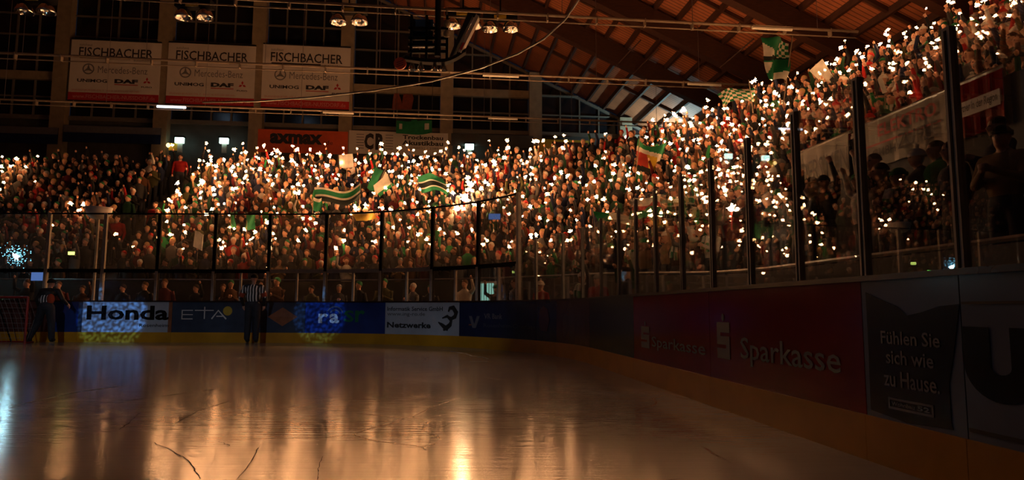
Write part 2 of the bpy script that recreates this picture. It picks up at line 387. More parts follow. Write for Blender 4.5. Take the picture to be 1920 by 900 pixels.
# skate tracks: long cuts curved across the ice
def ice_pt(px, py): d, o_ = ray(px, py); return o_ + d * (-o_[2] / d[2])
for trk, w_, m_ in (([(235, 752), (300, 743), (380, 733), (412, 728)], .016, 'ice_gouge'), ([(325, 796), (345, 785), (370, 771), (400, 762), (430, 752)], .010, 'ice_gouge'), ([(290, 830), (330, 850), (345, 858), (365, 880), (375, 898)], .007, 'ice_gouge'),
                   ([(484, 840), (470, 868), (445, 898)], .006, 'ice_gouge'), ([(605, 856), (596, 880), (595, 900)], .005, 'ice_gouge'), ([(830, 800), (850, 793)], .008, 'ice_gouge'), ([(410, 828), (420, 831), (430, 836)], .008, 'ice_gouge'),
                   ([(828, 656), (870, 663), (915, 673)], .05, 'ice_ridge'), ([(870, 678), (915, 678)], .03, 'ice_ridge'), ([(20, 762), (140, 736), (225, 724)], .025, 'ice_ridge'), ([(225, 806), (245, 790), (262, 775)], .008, 'ice_gouge')):
    P2 = [ice_pt(*q)[:2] for q in trk]; dense = [P2[i] + (P2[i+1] - P2[i]) * t + rng.normal(size=2) * w_ * .6 for i in range(len(P2) - 1) for t in np.linspace(0, 1, 7)[:-1]] + [P2[-1]]
    Pr, Fr = ribbon(dense, [w_ * rng.uniform(.3, 1.2) for _ in dense]); mesh('skate_track', [(q[0], q[1], .002) for q in Pr], Fr, m_, floor)
# roof
ZR0, SL, URIDGE = 15.4, .466, -15.0
def zr(u): return ZR0 - SL * ((u if u > URIDGE else 2 * URIDGE - u) - 4.3)
ceiling = empty('ceiling', uv(4, 20, 10), kind='structure')
BEAMS = [30.0, 25.8, 21.6, 17.4, 13.2, 9.0, 4.8, -3.6, -12]
bays = [VW + .3] + BEAMS
us = list(np.arange(URIDGE, 16.6, .95))
for k in range(len(bays) - 3):
    for i in range(len(us) - 1):
        a, b = us[i] + .03, us[i + 1] - .03; v0, v1 = bays[k + 1] + .02, bays[k] - .02
        Vs = [uv(a, v0, zr(a)), uv(b, v0, zr(b)), uv(b, v1, zr(b)), uv(a, v1, zr(a))]
        Vs += [(x, y, z + .06) for x, y, z in Vs]
        mesh('panel', Vs, BOXF, 'deck', ceiling)
for (ua, ub, v0, v1) in ((URIDGE, 16.5, -14, 4.8), (-46.5, URIDGE, -14, 38.3)):
    Vs = [uv(ua, v0, zr(ua + 1e-6)), uv(ub, v0, zr(ub)), uv(ub, v1, zr(ub)), uv(ua, v1, zr(ua + 1e-6))]
    Vs += [(x, y, z + .1) for x, y, z in Vs]
    mesh('roof_slab', Vs, BOXF, 'deck', ceiling)
for u_ in us + [-18, -22, -26, -30, -34, -38, -42]:
    Vs = []
    for v_ in (-12, 38.3):
        z = zr(u_); Vs += [uv(u_ - .06, v_, z - .24), uv(u_ + .06, v_, z - .24), uv(u_ + .06, v_, z + .01), uv(u_ - .06, v_, z + .01)]
    mesh('purlin', Vs, [(0, 1, 2, 3), (7, 6, 5, 4), (0, 4, 5, 1), (1, 5, 6, 2), (2, 6, 7, 3), (3, 7, 4, 0)], 'purlin', ceiling)
for v_ in BEAMS:
    for ua, ub in ((URIDGE, 16.4), (-46.4, URIDGE)):
        Vs = []
        for i in range(9):                               # slightly haunched glulam beams
            u_ = ua + (ub - ua) * i / 8; z = zr(u_) - .02; dep = .95 + .35 * (1 - abs(i - 4) / 4)
            Vs += [uv(u_, v_ - .2, z - dep), uv(u_, v_ + .2, z - dep), uv(u_, v_ + .2, z - .2), uv(u_, v_ - .2, z - .2)]
        Fs = [(3, 2, 1, 0), (32, 33, 34, 35)]
        for i in range(8):
            for j in range(4): Fs.append((4*i + j, 4*i + (j+1) % 4, 4*i + 4 + (j+1) % 4, 4*i + 4 + j))
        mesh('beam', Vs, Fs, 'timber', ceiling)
for k in range(len(bays) - 3):                           # lighter rafters halfway between the beams
    v_ = (bays[k] + bays[k + 1]) / 2
    Vs = [uv(u_, v_ + t, zr(u_ + 1e-6) - d) for u_ in (URIDGE, 16.4) for d, t in ((.16, -.07), (.16, .07), (-.01, .07), (-.01, -.07))]
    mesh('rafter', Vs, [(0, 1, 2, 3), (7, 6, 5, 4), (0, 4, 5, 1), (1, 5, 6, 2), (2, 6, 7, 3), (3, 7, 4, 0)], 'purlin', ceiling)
# bracing rods under the beams
for (v_, u_) in ((30, 8.3), (30, 9.1), (25.8, 11.5)):
    mesh('brace', *tube([uv(u_, v_, zr(u_) - 1.2), uv(u_ + .7, v_ - 1.6, zr(u_ + .7) - .25)], .03, 6), 'purlin', ceiling)
# walls round the hall
def wall(name, pts_, m_='dark_wall'): o = mesh(name, pts_, [tuple(range(len(pts_)))], m_); tag(o, kind='structure'); return o
SILL = wall_hit(700, 241)[1]
wb = wall('wall_back', *[[uv(-46, VW + .15, 0), uv(16.4, VW + .15, 0), uv(16.4, VW + .15, 9.7), uv(12.7, VW + .15, SILL), uv(-43, VW + .15, SILL), uv(-46, VW + .15, 9.9)]])
wall('wall_right', [uv(16.4, 39, 0), uv(16.4, -14, 0), uv(16.4, -14, zr(16.4)), uv(16.4, 39, zr(16.4))])
wall('wall_left', [uv(-46.4, -14, 0), uv(-46.4, 39, 0), uv(-46.4, 39, 10), uv(-46.4, -14, 10)])
wall('wall_front', [uv(16.4, -14, 0), uv(-46.4, -14, 0), uv(-46.4, -14, 10), uv(URIDGE, -14, 24.3), uv(16.4, -14, 10)])
# columns of the gable wall
CPX = [-70, 122, 312, 487, 652, 838, 1002, 1168]
CU = [wall_hit(p, 150)[0] for p in CPX]; CU = [CU[0] - 5.4] + CU
cols = empty('wall_column', uv(-8, VW, 0), kind='structure')
for c in CU:
    zt = min(zr(c - .36), zr(c + .36)) - .05
    mesh('column', *slab(f_wall, c - .36, c + .36, 0, zt, .02, .55), 'column', cols)
# windows between the columns
ZL = [SILL, wall_hit(700, 168)[1], wall_hit(700, 95)[1], wall_hit(700, 58)[1], 18.9, 21.2, 24.]
ZL.insert(1, (ZL[0] + ZL[1]) / 2)
ends = CU + [14.5]
nw = 0
for k in range(len(ends) - 1):
    ua, ub = ends[k] + .36, ends[k + 1] - (.36 if k < len(ends) - 2 else 0)
    nw += 1; wn = empty('window_%d' % nw, uv((ua + ub) / 2, VW, SILL), kind='structure')
    n = max(2, round((ub - ua) / 1.15))
    for i in range(n):
        a, b = ua + (ub - ua) * i / n, ua + (ub - ua) * (i + 1) / n
        ztop = min(zr(a), zr(b)) - .25; zhi = max(zr(a), zr(b)) - .25
        if zhi < SILL + .2: continue
        for j in range(len(ZL) - 1):
            lo, hi = ZL[j], ZL[j + 1]
            ta, tb = min(hi, zr(a) - .25), min(hi, zr(b) - .25)
            if max(ta, tb) <= lo + .1: continue
            ta, tb = max(ta, lo + .02), max(tb, lo + .02)
            q = [(a + .03, lo + .03), (b - .03, lo + .03), (b - .03, tb), (a + .03, ta)]
            Vs = [f_wall(x, z, -.02) for x, z in q] + [f_wall(x, z, .0) for x, z in q]
            mesh('pane', Vs, [(0, 3, 2, 1), (4, 5, 6, 7)] + BOXF[2:], 'night_glass', wn)
        if i: mesh('mullion', *slab(f_wall, a - .04, a + .04, SILL, min(zr(a) - .2, 24), -.02, .09), 'mullion', wn)
    for j, z in enumerate(ZL[:-1]):
        # bars stop where the roof comes down
        b = ub
        while b > ua + .3 and zr(b) - .25 < z: b -= .1
        if b > ua + .4 and zr(ua if ua > URIDGE else URIDGE) > z:
            th = (.12 if j == 0 else .22 if j == 2 else .035)
            if j == 1: th = .03
            if ub > CU[-2] + .5 and j == 2: th = .03
            mesh('transom', *slab(f_wall, ua, b, z - th, z + th, -.02, .12 if j != 2 else .25), 'column' if th > .2 else 'mullion', wn)
Vs = [f_wall(u_, zr(u_) - d, t) for u_ in (URIDGE, 16) for d in (.40, .24) for t in (.0, .12)]
tr = mesh('trim_1', Vs, [(0, 1, 3, 2), (4, 6, 7, 5), (0, 4, 5, 1), (2, 3, 7, 6), (1, 5, 7, 3), (0, 2, 6, 4)], 'mullion'); tag(tr, kind='structure')
# terraces behind the boards: every step its own piece
terr = empty('stand_terrace', (path(0, 6)[0], path(0, 6)[1], 0), kind='structure')
sl = s_list(-19, 25, .8)
def strip(o0, o1, zf0, zf1, ss):
    Vs, Fs = [], []
    for s in ss:
        p, q = path(s, o0), path(s, o1); Vs += [(p[0], p[1], zf0(s)), (p[0], p[1], zf1(s)), (q[0], q[1], zf1(s)), (q[0], q[1], zf0(s))]
    for i in range(len(ss) - 1):
        for j in range(4): Fs.append((4*i + j, 4*i + (j+1) % 4, 4*i + 4 + (j+1) % 4, 4*i + 4 + j))
    return Vs, Fs
for i in range(25):
    o_ = O0 + i * PITCH_ROW
    ss = [s for s in sl if o_ <= omax(s) + .9]
    if len(ss) < 2: continue
    mesh('step', *strip(o_, o_ + PITCH_ROW, lambda s: 0, lambda s: z0(s) + rake(s) * PITCH_ROW * i, ss), 'concrete', terr)
# parapet wall in front of the terraces, with a lit doorway in it
ds0, ds1 = board_hit(899, 540, O0 - .1)[0], board_hit(932, 540, O0 - .1)[0]
pw = empty('wall_parapet', (path(0, O0)[0], path(0, O0)[1], 0), kind='structure')
mesh('parapet', *strip(O0 - .15, O0 - .02, lambda s: 0, wall_top, s_list(-19, ds0, .5)), 'board_dark', pw)
mesh('parapet', *strip(O0 - .15, O0 - .02, lambda s: 0, wall_top, s_list(ds1, 25, .5)), 'dark_wall', pw)
mesh('parapet', *strip(O0 - .15, O0 - .02, lambda s: 1.74, wall_top, [ds0, ds1]), 'board_dark', pw)
mesh('handrail', *tube([(*path(s, O0 - .085), wall_top(s) + .05) for s in s_list(-19, 25, .5)], .03, 6), 'steel', pw)
door = empty('door_1', (*path((ds0 + ds1) / 2, O0 - .1), 0), kind='structure')
fd = lambda a, h, t: (*path(a, O0 - .1 - t), h)
mesh('door_leaf', *slab(fd, ds0 + .04, ds1 - .04, 0, 1.70, -.02, .02), 'door_light', door)
for k in range(1, 7):
    a = ds0 + (ds1 - ds0) * k / 7; mesh('rib', *slab(fd, a - .006, a + .006, .0, 1.70, .02, .035), 'galvanised', door)
for a in (ds0, ds1): mesh('door_frame', *slab(fd, a - .04, a + .04, 0, 1.75, -.03, .08), 'tube_off', door)
mesh('door_frame', *slab(fd, ds0, ds1, 1.70, 1.75, -.03, .08), 'tube_off', door)

# ================================================================== RINK BOARDS
HB, HY = 1.12, .28
def bs(px): return board_hit(px, 600)[0]
def board(px0, px1, m_, label, s0=None, s1=None):
    a = bs(px0) if s0 is None else s0; b = bs(px1) if s1 is None else s1
    n = max(1, int((b - a) / .3)) if b > -.1 and a < ARC else 1
    mid = (a + b) / 2; o = empty('rink_board', (*path(mid), 0), label, 'rink board', 'advertising boards round the ice')
    pan = mesh('panel', *slab(f_board, a + .004, b - .004, HY, HB, -.05, 0, n), m_, o)
    mesh('kick_plate', *slab(f_board, a + .002, b - .002, 0, HY, -.05, .014, n), 'yellow_board', o)
    mesh('cap_rail', *slab(f_board, a, b, HB, HB + .035, -.12, .02, n), 'cap_rail', o)
    return pan, a, b
PB = {}
def bz(px, py): return board_hit(px, py)[1]
def btext(txt, px0, px1, pm, yt, yb, m_, o, bold=0., shear=0., t=.006):
    lettering(f_board, txt, (bs(px0), bz(pm, yb), bs(px1), bz(pm, yt)), m_, o, t, bold, shear)
o, a, b = board(0, 95, 'board_brown', 'dark reddish rink board behind the goal', s0=-16.5)
o, a, b = board(95, 146, 'board_blue', 'short plain blue rink board beside the crouching official')
o, a, b = board(146, 322, 'board_white', 'pale rink board with big dark lettering, under a patch of blue light')
btext('Honda', 162, 316, 240, 573, 600, 'board_black', o, .03)
poly('border', f_board, bar2(a, HY, a + .12, HB), 'board_slate', o, .004); poly('border', f_board, bar2(b - .1, HY, b, HB), 'print_rust', o, .004)
btext('Rosenheim', 262, 316, 290, 607, 613, 'board_black', o)
o, a, b = board(322, 490, 'board_slate', 'slate blue rink board with white three-letter name and yellow disc')
zt, zb = bz(380, 582), bz(380, 598); x = [bs(v) for v in (340, 378, 388, 400, 424)]
for h in (zt, (zt + zb) / 2, zb): poly('lettering', f_board, bar2(x[0], h - .012, x[1] - .25, h + .012), 'white_print', o, .006)
poly('lettering', f_board, bar2(x[0], zb, x[0] + .03, zt), 'white_print', o, .006)
poly('lettering', f_board, bar2(x[1] - .2, zt - .012, x[3], zt + .012), 'white_print', o, .006); poly('lettering', f_board, bar2((x[1] + x[2]) / 2 - .015, zb, (x[1] + x[2]) / 2 + .015, zt + .1), 'white_print', o, .006)
decal('lettering', f_board, *ribbon([(x[3] - .05, zb), ((x[3] + x[4]) / 2 - .05, zt), (x[4], zb)], [.04] * 3), .006, 'white_print', o)
poly('lettering', f_board, bar2(x[3] + .08, zb + .06, x[4] - .1, zb + .09), 'white_print', o, .006)
c_ = board_hit(427, 583); poly('sun_disc', f_board, [(c_[0] + .13 * math.cos(q * .45), c_[1] + .13 * math.sin(q * .45)) for q in range(14)], 'yellow_sign', o, .006)
o, a, b = board(490, 572, 'board_slate', 'slate rink board with faint rust-coloured diamond emblem')
c_ = board_hit(530, 594); poly('emblem', f_board, [(c_[0] - .42, c_[1]), (c_[0], c_[1] - .26), (c_[0] + .42, c_[1]), (c_[0], c_[1] + .26)], 'print_rust', o, .005)
poly('emblem', f_board, [(c_[0] - .25, c_[1]), (c_[0], c_[1] - .14), (c_[0] + .25, c_[1]), (c_[0], c_[1] + .14)], 'board_slate', o, .007)
o, a, b = board(572, 722, 'board_blue', 'bright blue rink board with pale letters under signal arcs')
btext('ra', 597, 636, 620, 588, 606, 'white_print', o, .03); c_ = board_hit(628, 592)
for r_ in (.16, .25): decal('arc', f_board, *ring2(c_[0], c_[1], r_, .03, 12, R(20), R(150)), .006, 'print_grey', o)
btext('Sr', 645, 684, 660, 582, 604, 'flag_green', o, .02)
o, a, b = board(722, 861, 'board_white', 'white rink board with black company lettering and curled mark')
btext('Informatik Service GmbH', 726, 830, 780, 575, 583, 'ink', o, .012); btext('www.ing-ro.de', 726, 797, 760, 585, 594, 'ink_grey', o, .01)
btext('Netzwerke', 726, 808, 765, 604, 615, 'ink', o, .035)
mk = lambda q: [board_hit(700 + x_ / 5.333, 560 + y_ / 5.333) for x_, y_ in q]
decal('curled_mark', f_board, *ribbon(mk([(752, 132), (765, 95), (800, 90), (830, 140), (818, 180), (780, 200), (760, 180)]), [.05, .09, .13, .15, .12, .09, .03]), .006, 'ink', o)
decal('curled_mark', f_board, *ribbon(mk([(690, 195), (740, 175), (780, 215), (770, 260), (735, 290), (700, 315)]), [.03, .08, .11, .12, .13, .05]), .006, 'ink', o)
decal('curled_mark', f_board, *ribbon(mk([(650, 235), (690, 265), (720, 290), (745, 320)]), [.03, .1, .12, .03]), .006, 'ink', o)
o, a, b = board(861, 1043, 'board_navy', 'navy rink board with pale V emblem on the curve')
q = [board_hit(860 + x_ / 4, 480 + y_ / 4) for x_, y_ in ((78, 450), (100, 450), (118, 510), (138, 450), (160, 450), (130, 540), (105, 540))]
poly('emblem', f_board, q, 'print_grey', o, .006); poly('emblem', f_board, bar2(q[0][0], bz(888, 610), q[0][0] + .1, bz(888, 608)), 'print_rust', o, .007)
btext('VR Bank', 908, 942, 925, 588, 598, 'print_grey', o, .02); btext('Rosenheim-Chiemsee', 907, 1004, 950, 607, 615, 'board_slate', o, .01)
poly('figure', f_board, [board_hit(x_, y_) for x_, y_ in ((1013, 580), (1020, 574), (1027, 580), (1031, 600), (1026, 622), (1014, 620), (1010, 600))], 'board_brown', o, .006)
o, a, b = board(1043, 1105, 'board_brown', 'dark brown rink board on the curve next to the navy one')
o, a, b = board(1105, 1188, 'board_dark', 'near-black rink board on the curve next to the red one')
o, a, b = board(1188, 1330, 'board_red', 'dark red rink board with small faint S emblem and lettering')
def s_logo(o, s_c, zb_, zt_, wd, m_):
    h = zt_ - zb_; u_ = h / 7
    poly('emblem', f_board, [(s_c + u_ * .55 * math.cos(q_), zt_ + u_ * .9 + u_ * .75 * math.sin(q_)) for q_ in np.linspace(0, 6.28, 14)[:-1]], m_, o, .006)
    x0, x1, g = s_c - wd / 2, s_c + wd / 2, h * .05; b1, b2, b3, b4 = zb_ + h / 3 - g, zb_ + h / 3 + g, zb_ + 2 * h / 3 - g, zb_ + 2 * h / 3 + g; k = wd * .28
    poly('emblem', f_board, [(x0, zt_), (x0, b2), (x1 - k, b2), (x1 - k, b1), (x0, b1), (x0, zb_), (x1, zb_), (x1, b3), (x0 + k, b3), (x0 + k, b4), (x1, b4), (x1, zt_)], m_, o, .006)
s_logo(o, bs(1210), bz(1210, 652), bz(1210, 612), .34, 'print_grey'); btext('Sparkasse', 1222, 1322, 1270, 636, 664, 'print_grey', o, .01)
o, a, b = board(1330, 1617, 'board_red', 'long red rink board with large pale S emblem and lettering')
s_logo(o, bs(1356), bz(1356, 672), bz(1356, 604), .28, 'print_grey'); btext('Sparkasse', 1388, 1574, 1480, 640, 700, 'print_grey', o, .008)
o, a, b = board(1617, 1802, 'board_white_shaded', 'white rink board with dark torn shape and three lines of lettering')
q = [board_hit(x_, y_) for x_, y_ in ((1624, 548), (1655, 563), (1684, 575), (1702, 592), (1730, 585), (1762, 574), (1800, 570), (1790, 660), (1781, 720), (1786, 796), (1790, 806), (1700, 792), (1634, 768), (1630, 660))]
q = [(s_, max(z_, HY + .005)) for s_, z_ in q]; poly('dark_shape', f_board, q, 'board_black', o, .005)
btext('Fühlen Sie', 1652, 1762, 1705, 622, 648, 'print_grey', o, .012, t=.009); btext('sich wie', 1660, 1748, 1705, 659, 686, 'print_grey', o, .012, t=.009)
btext('zu Hause.', 1654, 1757, 1705, 699, 730, 'print_grey', o, .012, t=.009)
sa, sb, zb_, zt_ = bs(1660), bs(1743), bz(1700, 772), bz(1700, 750)
for bx_ in ((sa, zb_, sb, zb_ + .014), (sa, zt_ - .014, sb, zt_), (sa, zb_, sa + .014, zt_), (sb - .014, zb_, sb, zt_)): poly('frame_line', f_board, bar2(*bx_), 'print_grey', o, .009)
lettering(f_board, 'Wohnbau', (sa + .03, zb_ + .022, sa + (sb - sa) * .6, zt_ - .022), 'print_grey', o, .009, .01); lettering(f_board, '52', (sa + (sb - sa) * .66, zb_ + .02, sb - .03, zt_ - .02), 'print_grey', o, .009, .02)
o, a, b = board(1802, 1920, 'board_white_shaded', 'white rink board with giant dark U and black lines, closest to the viewer', s1=S_R)
sc_, sh = bs(1873), bs(1873) - bs(1804); zt_, zb_ = bz(1804, 612), bz(1873, 756); wi = sh * .26
out_ = [(sc_ - sh, zt_)] + [(sc_ + sh * math.cos(q_), zb_ + (zt_ - zb_) * .5 + (zt_ - zb_) * .5 * math.sin(q_)) for q_ in np.linspace(math.pi, 2 * math.pi, 17)] + [(sc_ + sh, zt_)]
inn = [(sc_ + wi, zt_)] + [(sc_ + wi * math.cos(q_), zb_ + (zt_ - zb_) * .47 + (zt_ - zb_) * .1 * math.sin(q_)) for q_ in np.linspace(2 * math.pi, math.pi, 9)] + [(sc_ - wi, zt_)]
poly('lettering', f_board, out_ + inn, 'board_black', o, .006)
poly('line', f_board, bar2(bs(1806), bz(1850, 570), S_R - .1, bz(1850, 565)), 'ink', o, .006); poly('line', f_board, bar2(bs(1806), HY + .04, S_R - .1, HY + .06), 'ink', o, .006)

# ================================================================== PROTECTIVE GLASS
ZG, ZM, ZS = 3.60, 1.98, 2.47
S_SPLIT = board_hit(968, 560)[0]
far = empty('rink_glass_screen', (*path(-6), HB), 'tall scuffed glass screen standing on the far boards, lower rail and upper panes', 'glass screen')
fg = lambda a, h, t: (*path(a, .07 - t), h)
posts = [board_hit(p, 560)[0] for p in (80, 187, 290, 397, 500, 607, 711, 807, 893, 968)]
posts = [posts[0] - 4.8, posts[0] - 3.2, posts[0] - 1.6] + posts
zb = HB + .035
for i, s in enumerate(posts):
    mesh('post', *slab(fg, s - .045, s + .045, zb, ZG + .03, -.03, .05), 'black_metal' if 4 < i < 12 else 'galvanised', far)
    mesh('lower_post', *slab(fg, s - .035, s + .035, zb, ZM, .05, .075), 'galvanised', far)
    if i < len(posts) - 1:
        e = posts[i + 1]; n = max(1, int((e - s) / .4)) if e > 0 else 1
        mesh('pane', *slab(fg, s + .05, e - .05, ZM + .06, ZG - .02, -.004, .008, n), 'pane_scuffed', far)
        mesh('top_rail', *slab(fg, s + .046, e - .046, ZG - .01, ZG + .03, -.02, .03, n), 'black_metal', far)
        mesh('mid_rail', *slab(fg, s + .046, e - .046, ZM - .04, ZM + .06, -.03, .04, n), 'galvanised' if 6 < i < 10 else 'black_metal', far)
        if 6 <= i:
            m_ = (s + e) / 2; mesh('mullion', *slab(fg, m_ - .025, m_ + .025, zb, ZM - .04, -.02, .05), 'galvanised', far)
            mesh('lower_pane', *slab(fg, s + .04, m_ - .03, zb, ZM - .05, -.004, .008, 2), 'pane_clear', far)
            mesh('lower_pane', *slab(fg, m_ + .03, e - .04, zb, ZM - .05, -.004, .008, 2), 'pane_clear', far)
        else:
            mesh('lower_pane', *slab(fg, s + .04, e - .04, zb, ZM - .05, -.004, .008, n), 'pane_clear', far)
side = empty('rink_glass_screen', (*path(14), HB), 'lower glass screen on the curved and side boards, closely spaced grey posts', 'glass screen')
rp = [board_hit(p, 540)[0] for p in (1000, 1050, 1086, 1120, 1153, 1185, 1221, 1270, 1326, 1396, 1486, 1607, 1787)]
rp = [S_SPLIT] + rp + [rp[-1] + .82 * k for k in range(1, 6)]
for i, s in enumerate(rp):
    if i: mesh('post', *slab(fg, s - .03, s + .03, zb, ZS + .02, -.022, .022), 'galvanised', side); mesh('post_groove', *slab(fg, s - .008, s + .008, zb, ZS, .022, .026), 'black_metal', side)
    if i < len(rp) - 1:
        e = rp[i + 1]; n = max(1, int((e - s) / .4)) if e < ARC + .5 else 1
        mesh('pane', *slab(fg, s + .04, e - .04, zb, ZS, -.004, .008, n), 'pane_clear', side)
# ================================================================== BANNERS AND SIGNS ON THE GABLE WALL
def wbox(x0, y0, x1, y1):                                # pixel box (top left, bottom right) -> u0, z0, u1, z1 on the wall
    xm, ym = (x0 + x1) / 2, (y0 + y1) / 2
    return wall_hit(x0, ym, VW - .62)[0], wall_hit(xm, y1, VW - .62)[1], wall_hit(x1, ym, VW - .62)[0], wall_hit(xm, y0, VW - .62)[1]
def sheet(name, box, m_, label, cat, group=None, t0=.56, t1=.60, wav=0.):
    o = empty(name, f_wall((box[0] + box[2]) / 2, box[1], t0), label, cat, group)
    return mesh('cloth' if cat == 'banner' else 'panel', *slab(f_wall, box[0], box[2], box[1], box[3], t0, t1), m_, o)
def sub(box, fx0, fy0, fx1, fy1):                        # fractions, y down from the top
    W, H = box[2] - box[0], box[3] - box[1]
    return box[0] + W * fx0, box[3] - H * fy1, box[0] + W * fx1, box[3] - H * fy0
for (bx_, where) in (((130, 77, 300, 190), 'leftmost and darkest of the three'), ((313, 83, 478, 197), 'between two columns, middle of the three'), ((491, 86, 656, 203), 'brightest and rightmost of the three')):
    B = wbox(*bx_); o = sheet('dealer_banner', B, 'banner_white', 'white car dealer banner with red foot strip, ' + where, 'banner', 'dealer banners on the window wall')
    L_ = lambda s, q, m_, bd=0., sh=0.: lettering(f_wall, s, sub(B, *q), m_, o, .612, bd, sh)
    P_ = lambda q, m_, nm='line': poly(nm, f_wall, bar2(*sub(B, *q)), m_, o, .608)
    P_((0, .87, 1, 1), 'red_print', 'foot_strip')
    L_('autohaus', (.09, .055, .23, .10), 'ink_grey'); L_('FISCHBACHER', (.09, .12, .91, .27), 'ink', .012)
    P_((.10, .285, .66, .305), 'ink'); L_('automobile', (.70, .285, .91, .325), 'ink_grey')
    x0, y0, x1, y1 = sub(B, .14, .40, .27, .56); cx, cy, r_ = (x0 + x1) / 2, (y0 + y1) / 2, (y1 - y0) / 2
    decal('emblem', f_wall, *ring2(cx, cy, r_, .07), .612, 'ink_grey', o)
    for q_ in (90, 210, 330): decal('emblem', f_wall, *ribbon([(cx, cy), (cx + r_ * math.cos(R(q_)), cy + r_ * math.sin(R(q_)))], [.16, .02]), .612, 'ink_grey', o)
    L_('Mercedes-Benz', (.31, .425, .86, .54), 'ink_grey')
    L_('UNIMOG', (.09, .645, .42, .70), 'ink', .03); L_('DAF', (.50, .63, .76, .70), 'ink', .06); P_((.50, .715, .76, .728), 'red_print')
    x0, y0, x1, y1 = sub(B, .82, .58, .90, .70); cx, cy, r_ = (x0 + x1) / 2, y0 + (y1 - y0) * .42, (y1 - y0) * .55
    for q_ in (90, 210, 330):
        d = np.array([math.cos(R(q_)), math.sin(R(q_))]); e = np.array([-d[1], d[0]]); c0 = np.array([cx, cy])
        poly('emblem', f_wall, [c0, c0 + d * r_ * .5 + e * r_ * .29, c0 + d * r_, c0 + d * r_ * .5 - e * r_ * .29], 'red_print', o, .612)
    L_('FUSO', (.80, .735, .92, .76), 'ink', .02); L_('BRANNENBURGER STR. 7 · 83131 NUSSDORF AM INN', (.04, .815, .78, .845), 'pale_red')
    L_('www.FISCHBACHER-NUSSDORF.de', (.05, .90, .96, .965), 'pale_red', .01)
    mesh('hem', *slab(f_wall, B[0], B[2], B[3], B[3] + .06, .56, .64), 'black_metal', o); mesh('hem', *slab(f_wall, B[0], B[2], B[1] - .06, B[1], .56, .64), 'black_metal', o)
B = wbox(475, 244, 652, 287); o = sheet('sponsor_board', B, 'orange_print', 'orange sponsor board with black lettering above the crowd', 'sign')
lettering(f_wall, 'axmax', sub(B, .17, .16, .73, .62), 'ink', o, .615, .05); lettering(f_wall, '.de', sub(B, .75, .42, .84, .6), 'board_brown', o, .615)
poly('border', f_wall, bar2(*sub(B, 0, 0, .045, 1)), 'column', o, .61)
B = wbox(654, 247, 840, 290); o = sheet('sponsor_board', B, 'banner_white', 'cream builder board with large CR letters beside the orange one', 'sign')
B2 = wbox(683, 250, 722, 281); lettering(f_wall, 'C', (B2[0], B2[1], (B2[0] + B2[2]) / 2 - .06, B2[3]), 'ink', o, .615, .05); lettering(f_wall, 'R', ((B2[0] + B2[2]) / 2 + .04, B2[1], B2[2], B2[3]), 'ink', o, .615, .05)
for k in range(6):
    z = B2[1] + (B2[3] - B2[1]) * (k + .5) / 6
    for xa, xb in ((wbox(668, 250, 682, 280)[0], B2[0] - .02), (B2[2] + .02, wbox(723, 250, 737, 280)[2])): poly('line', f_wall, bar2(xa, z - .02, xb, z + .02), 'ink_grey', o, .612)
lettering(f_wall, 'Trockenbau', wbox(755, 254, 831, 262), 'ink', o, .615, .03); lettering(f_wall, 'Akustikbau', wbox(754, 264, 831, 273), 'ink', o, .615, .03); lettering(f_wall, 'Tel. 08031 / 2389', wbox(760, 276, 822, 280), 'ink_grey', o, .615)
B = wbox(846, 252, 1000, 275); o = sheet('sponsor_board', B, 'dark_wall', 'plain dark board on the window wall beside the builder board', 'sign')
B = wbox(1012, 262, 1104, 292); o = sheet('sponsor_board', B, 'yellow_sign', 'yellow board with red middle field behind the crowd', 'sign'); poly('red_field', f_wall, bar2(*sub(B, .25, .15, .98, .9)), 'board_brown', o, .615)
for x0, x1, nm in ((0, 108, 'at the picture edge'), (118, 301, 'beside the column')):
    B = wbox(x0 - (40 if x0 == 0 else 0), 237, x1, 268); o = sheet('sponsor_board', B, 'board_navy', 'dim navy sponsor board with grey top strip ' + nm, 'sign')
    poly('top_strip', f_wall, bar2(*sub(B, 0, 0, 1, .42)), 'print_grey', o, .61)
    if x0: lettering(f_wall, 'SCHWARZBRAEU', sub(B, .44, .08, .82, .3), 'ink_grey', o, .615)
# lamps of the emergency exits on the wall
for px, py, nm in ((338, 264, 'nearer the dark block'), (421, 265, 'beside the orange board'), (880, 276, 'right of the builder board')):
    B = wbox(px - 8, py - 5, px + 8, py + 5); o = empty('exit_lamp', f_wall((B[0] + B[2]) / 2, B[1], .6), 'glowing mint exit lamp on the back wall, ' + nm, 'lamp', 'exit lamps on the window wall')
    mesh('diffuser', *slab(f_wall, B[0], B[2], B[1], B[3], .62, .80), 'exit_lamp', o); mesh('housing', *slab(f_wall, B[0] - .05, B[2] + .05, B[3], B[3] + .08, .56, .84), 'black_metal', o)
    mesh('bracket', *slab(f_wall, (B[0] + B[2]) / 2 - .12, (B[0] + B[2]) / 2 + .12, B[1] - .5, B[1], .56, .66), 'galvanised', o)
B = wbox(316, 268, 336, 282); o = sheet('lit_notice', B, 'yellow_sign', 'small amber notice board under the mint exit lamp', 'sign')
mesh('bulb', *lathe([(.0, 0), (.09, .06), (.11, .14), (.06, .23), (0, .26)], f_wall(B[0] + .05, B[1] + .1, .8), 10), 'warm_bulb', o)
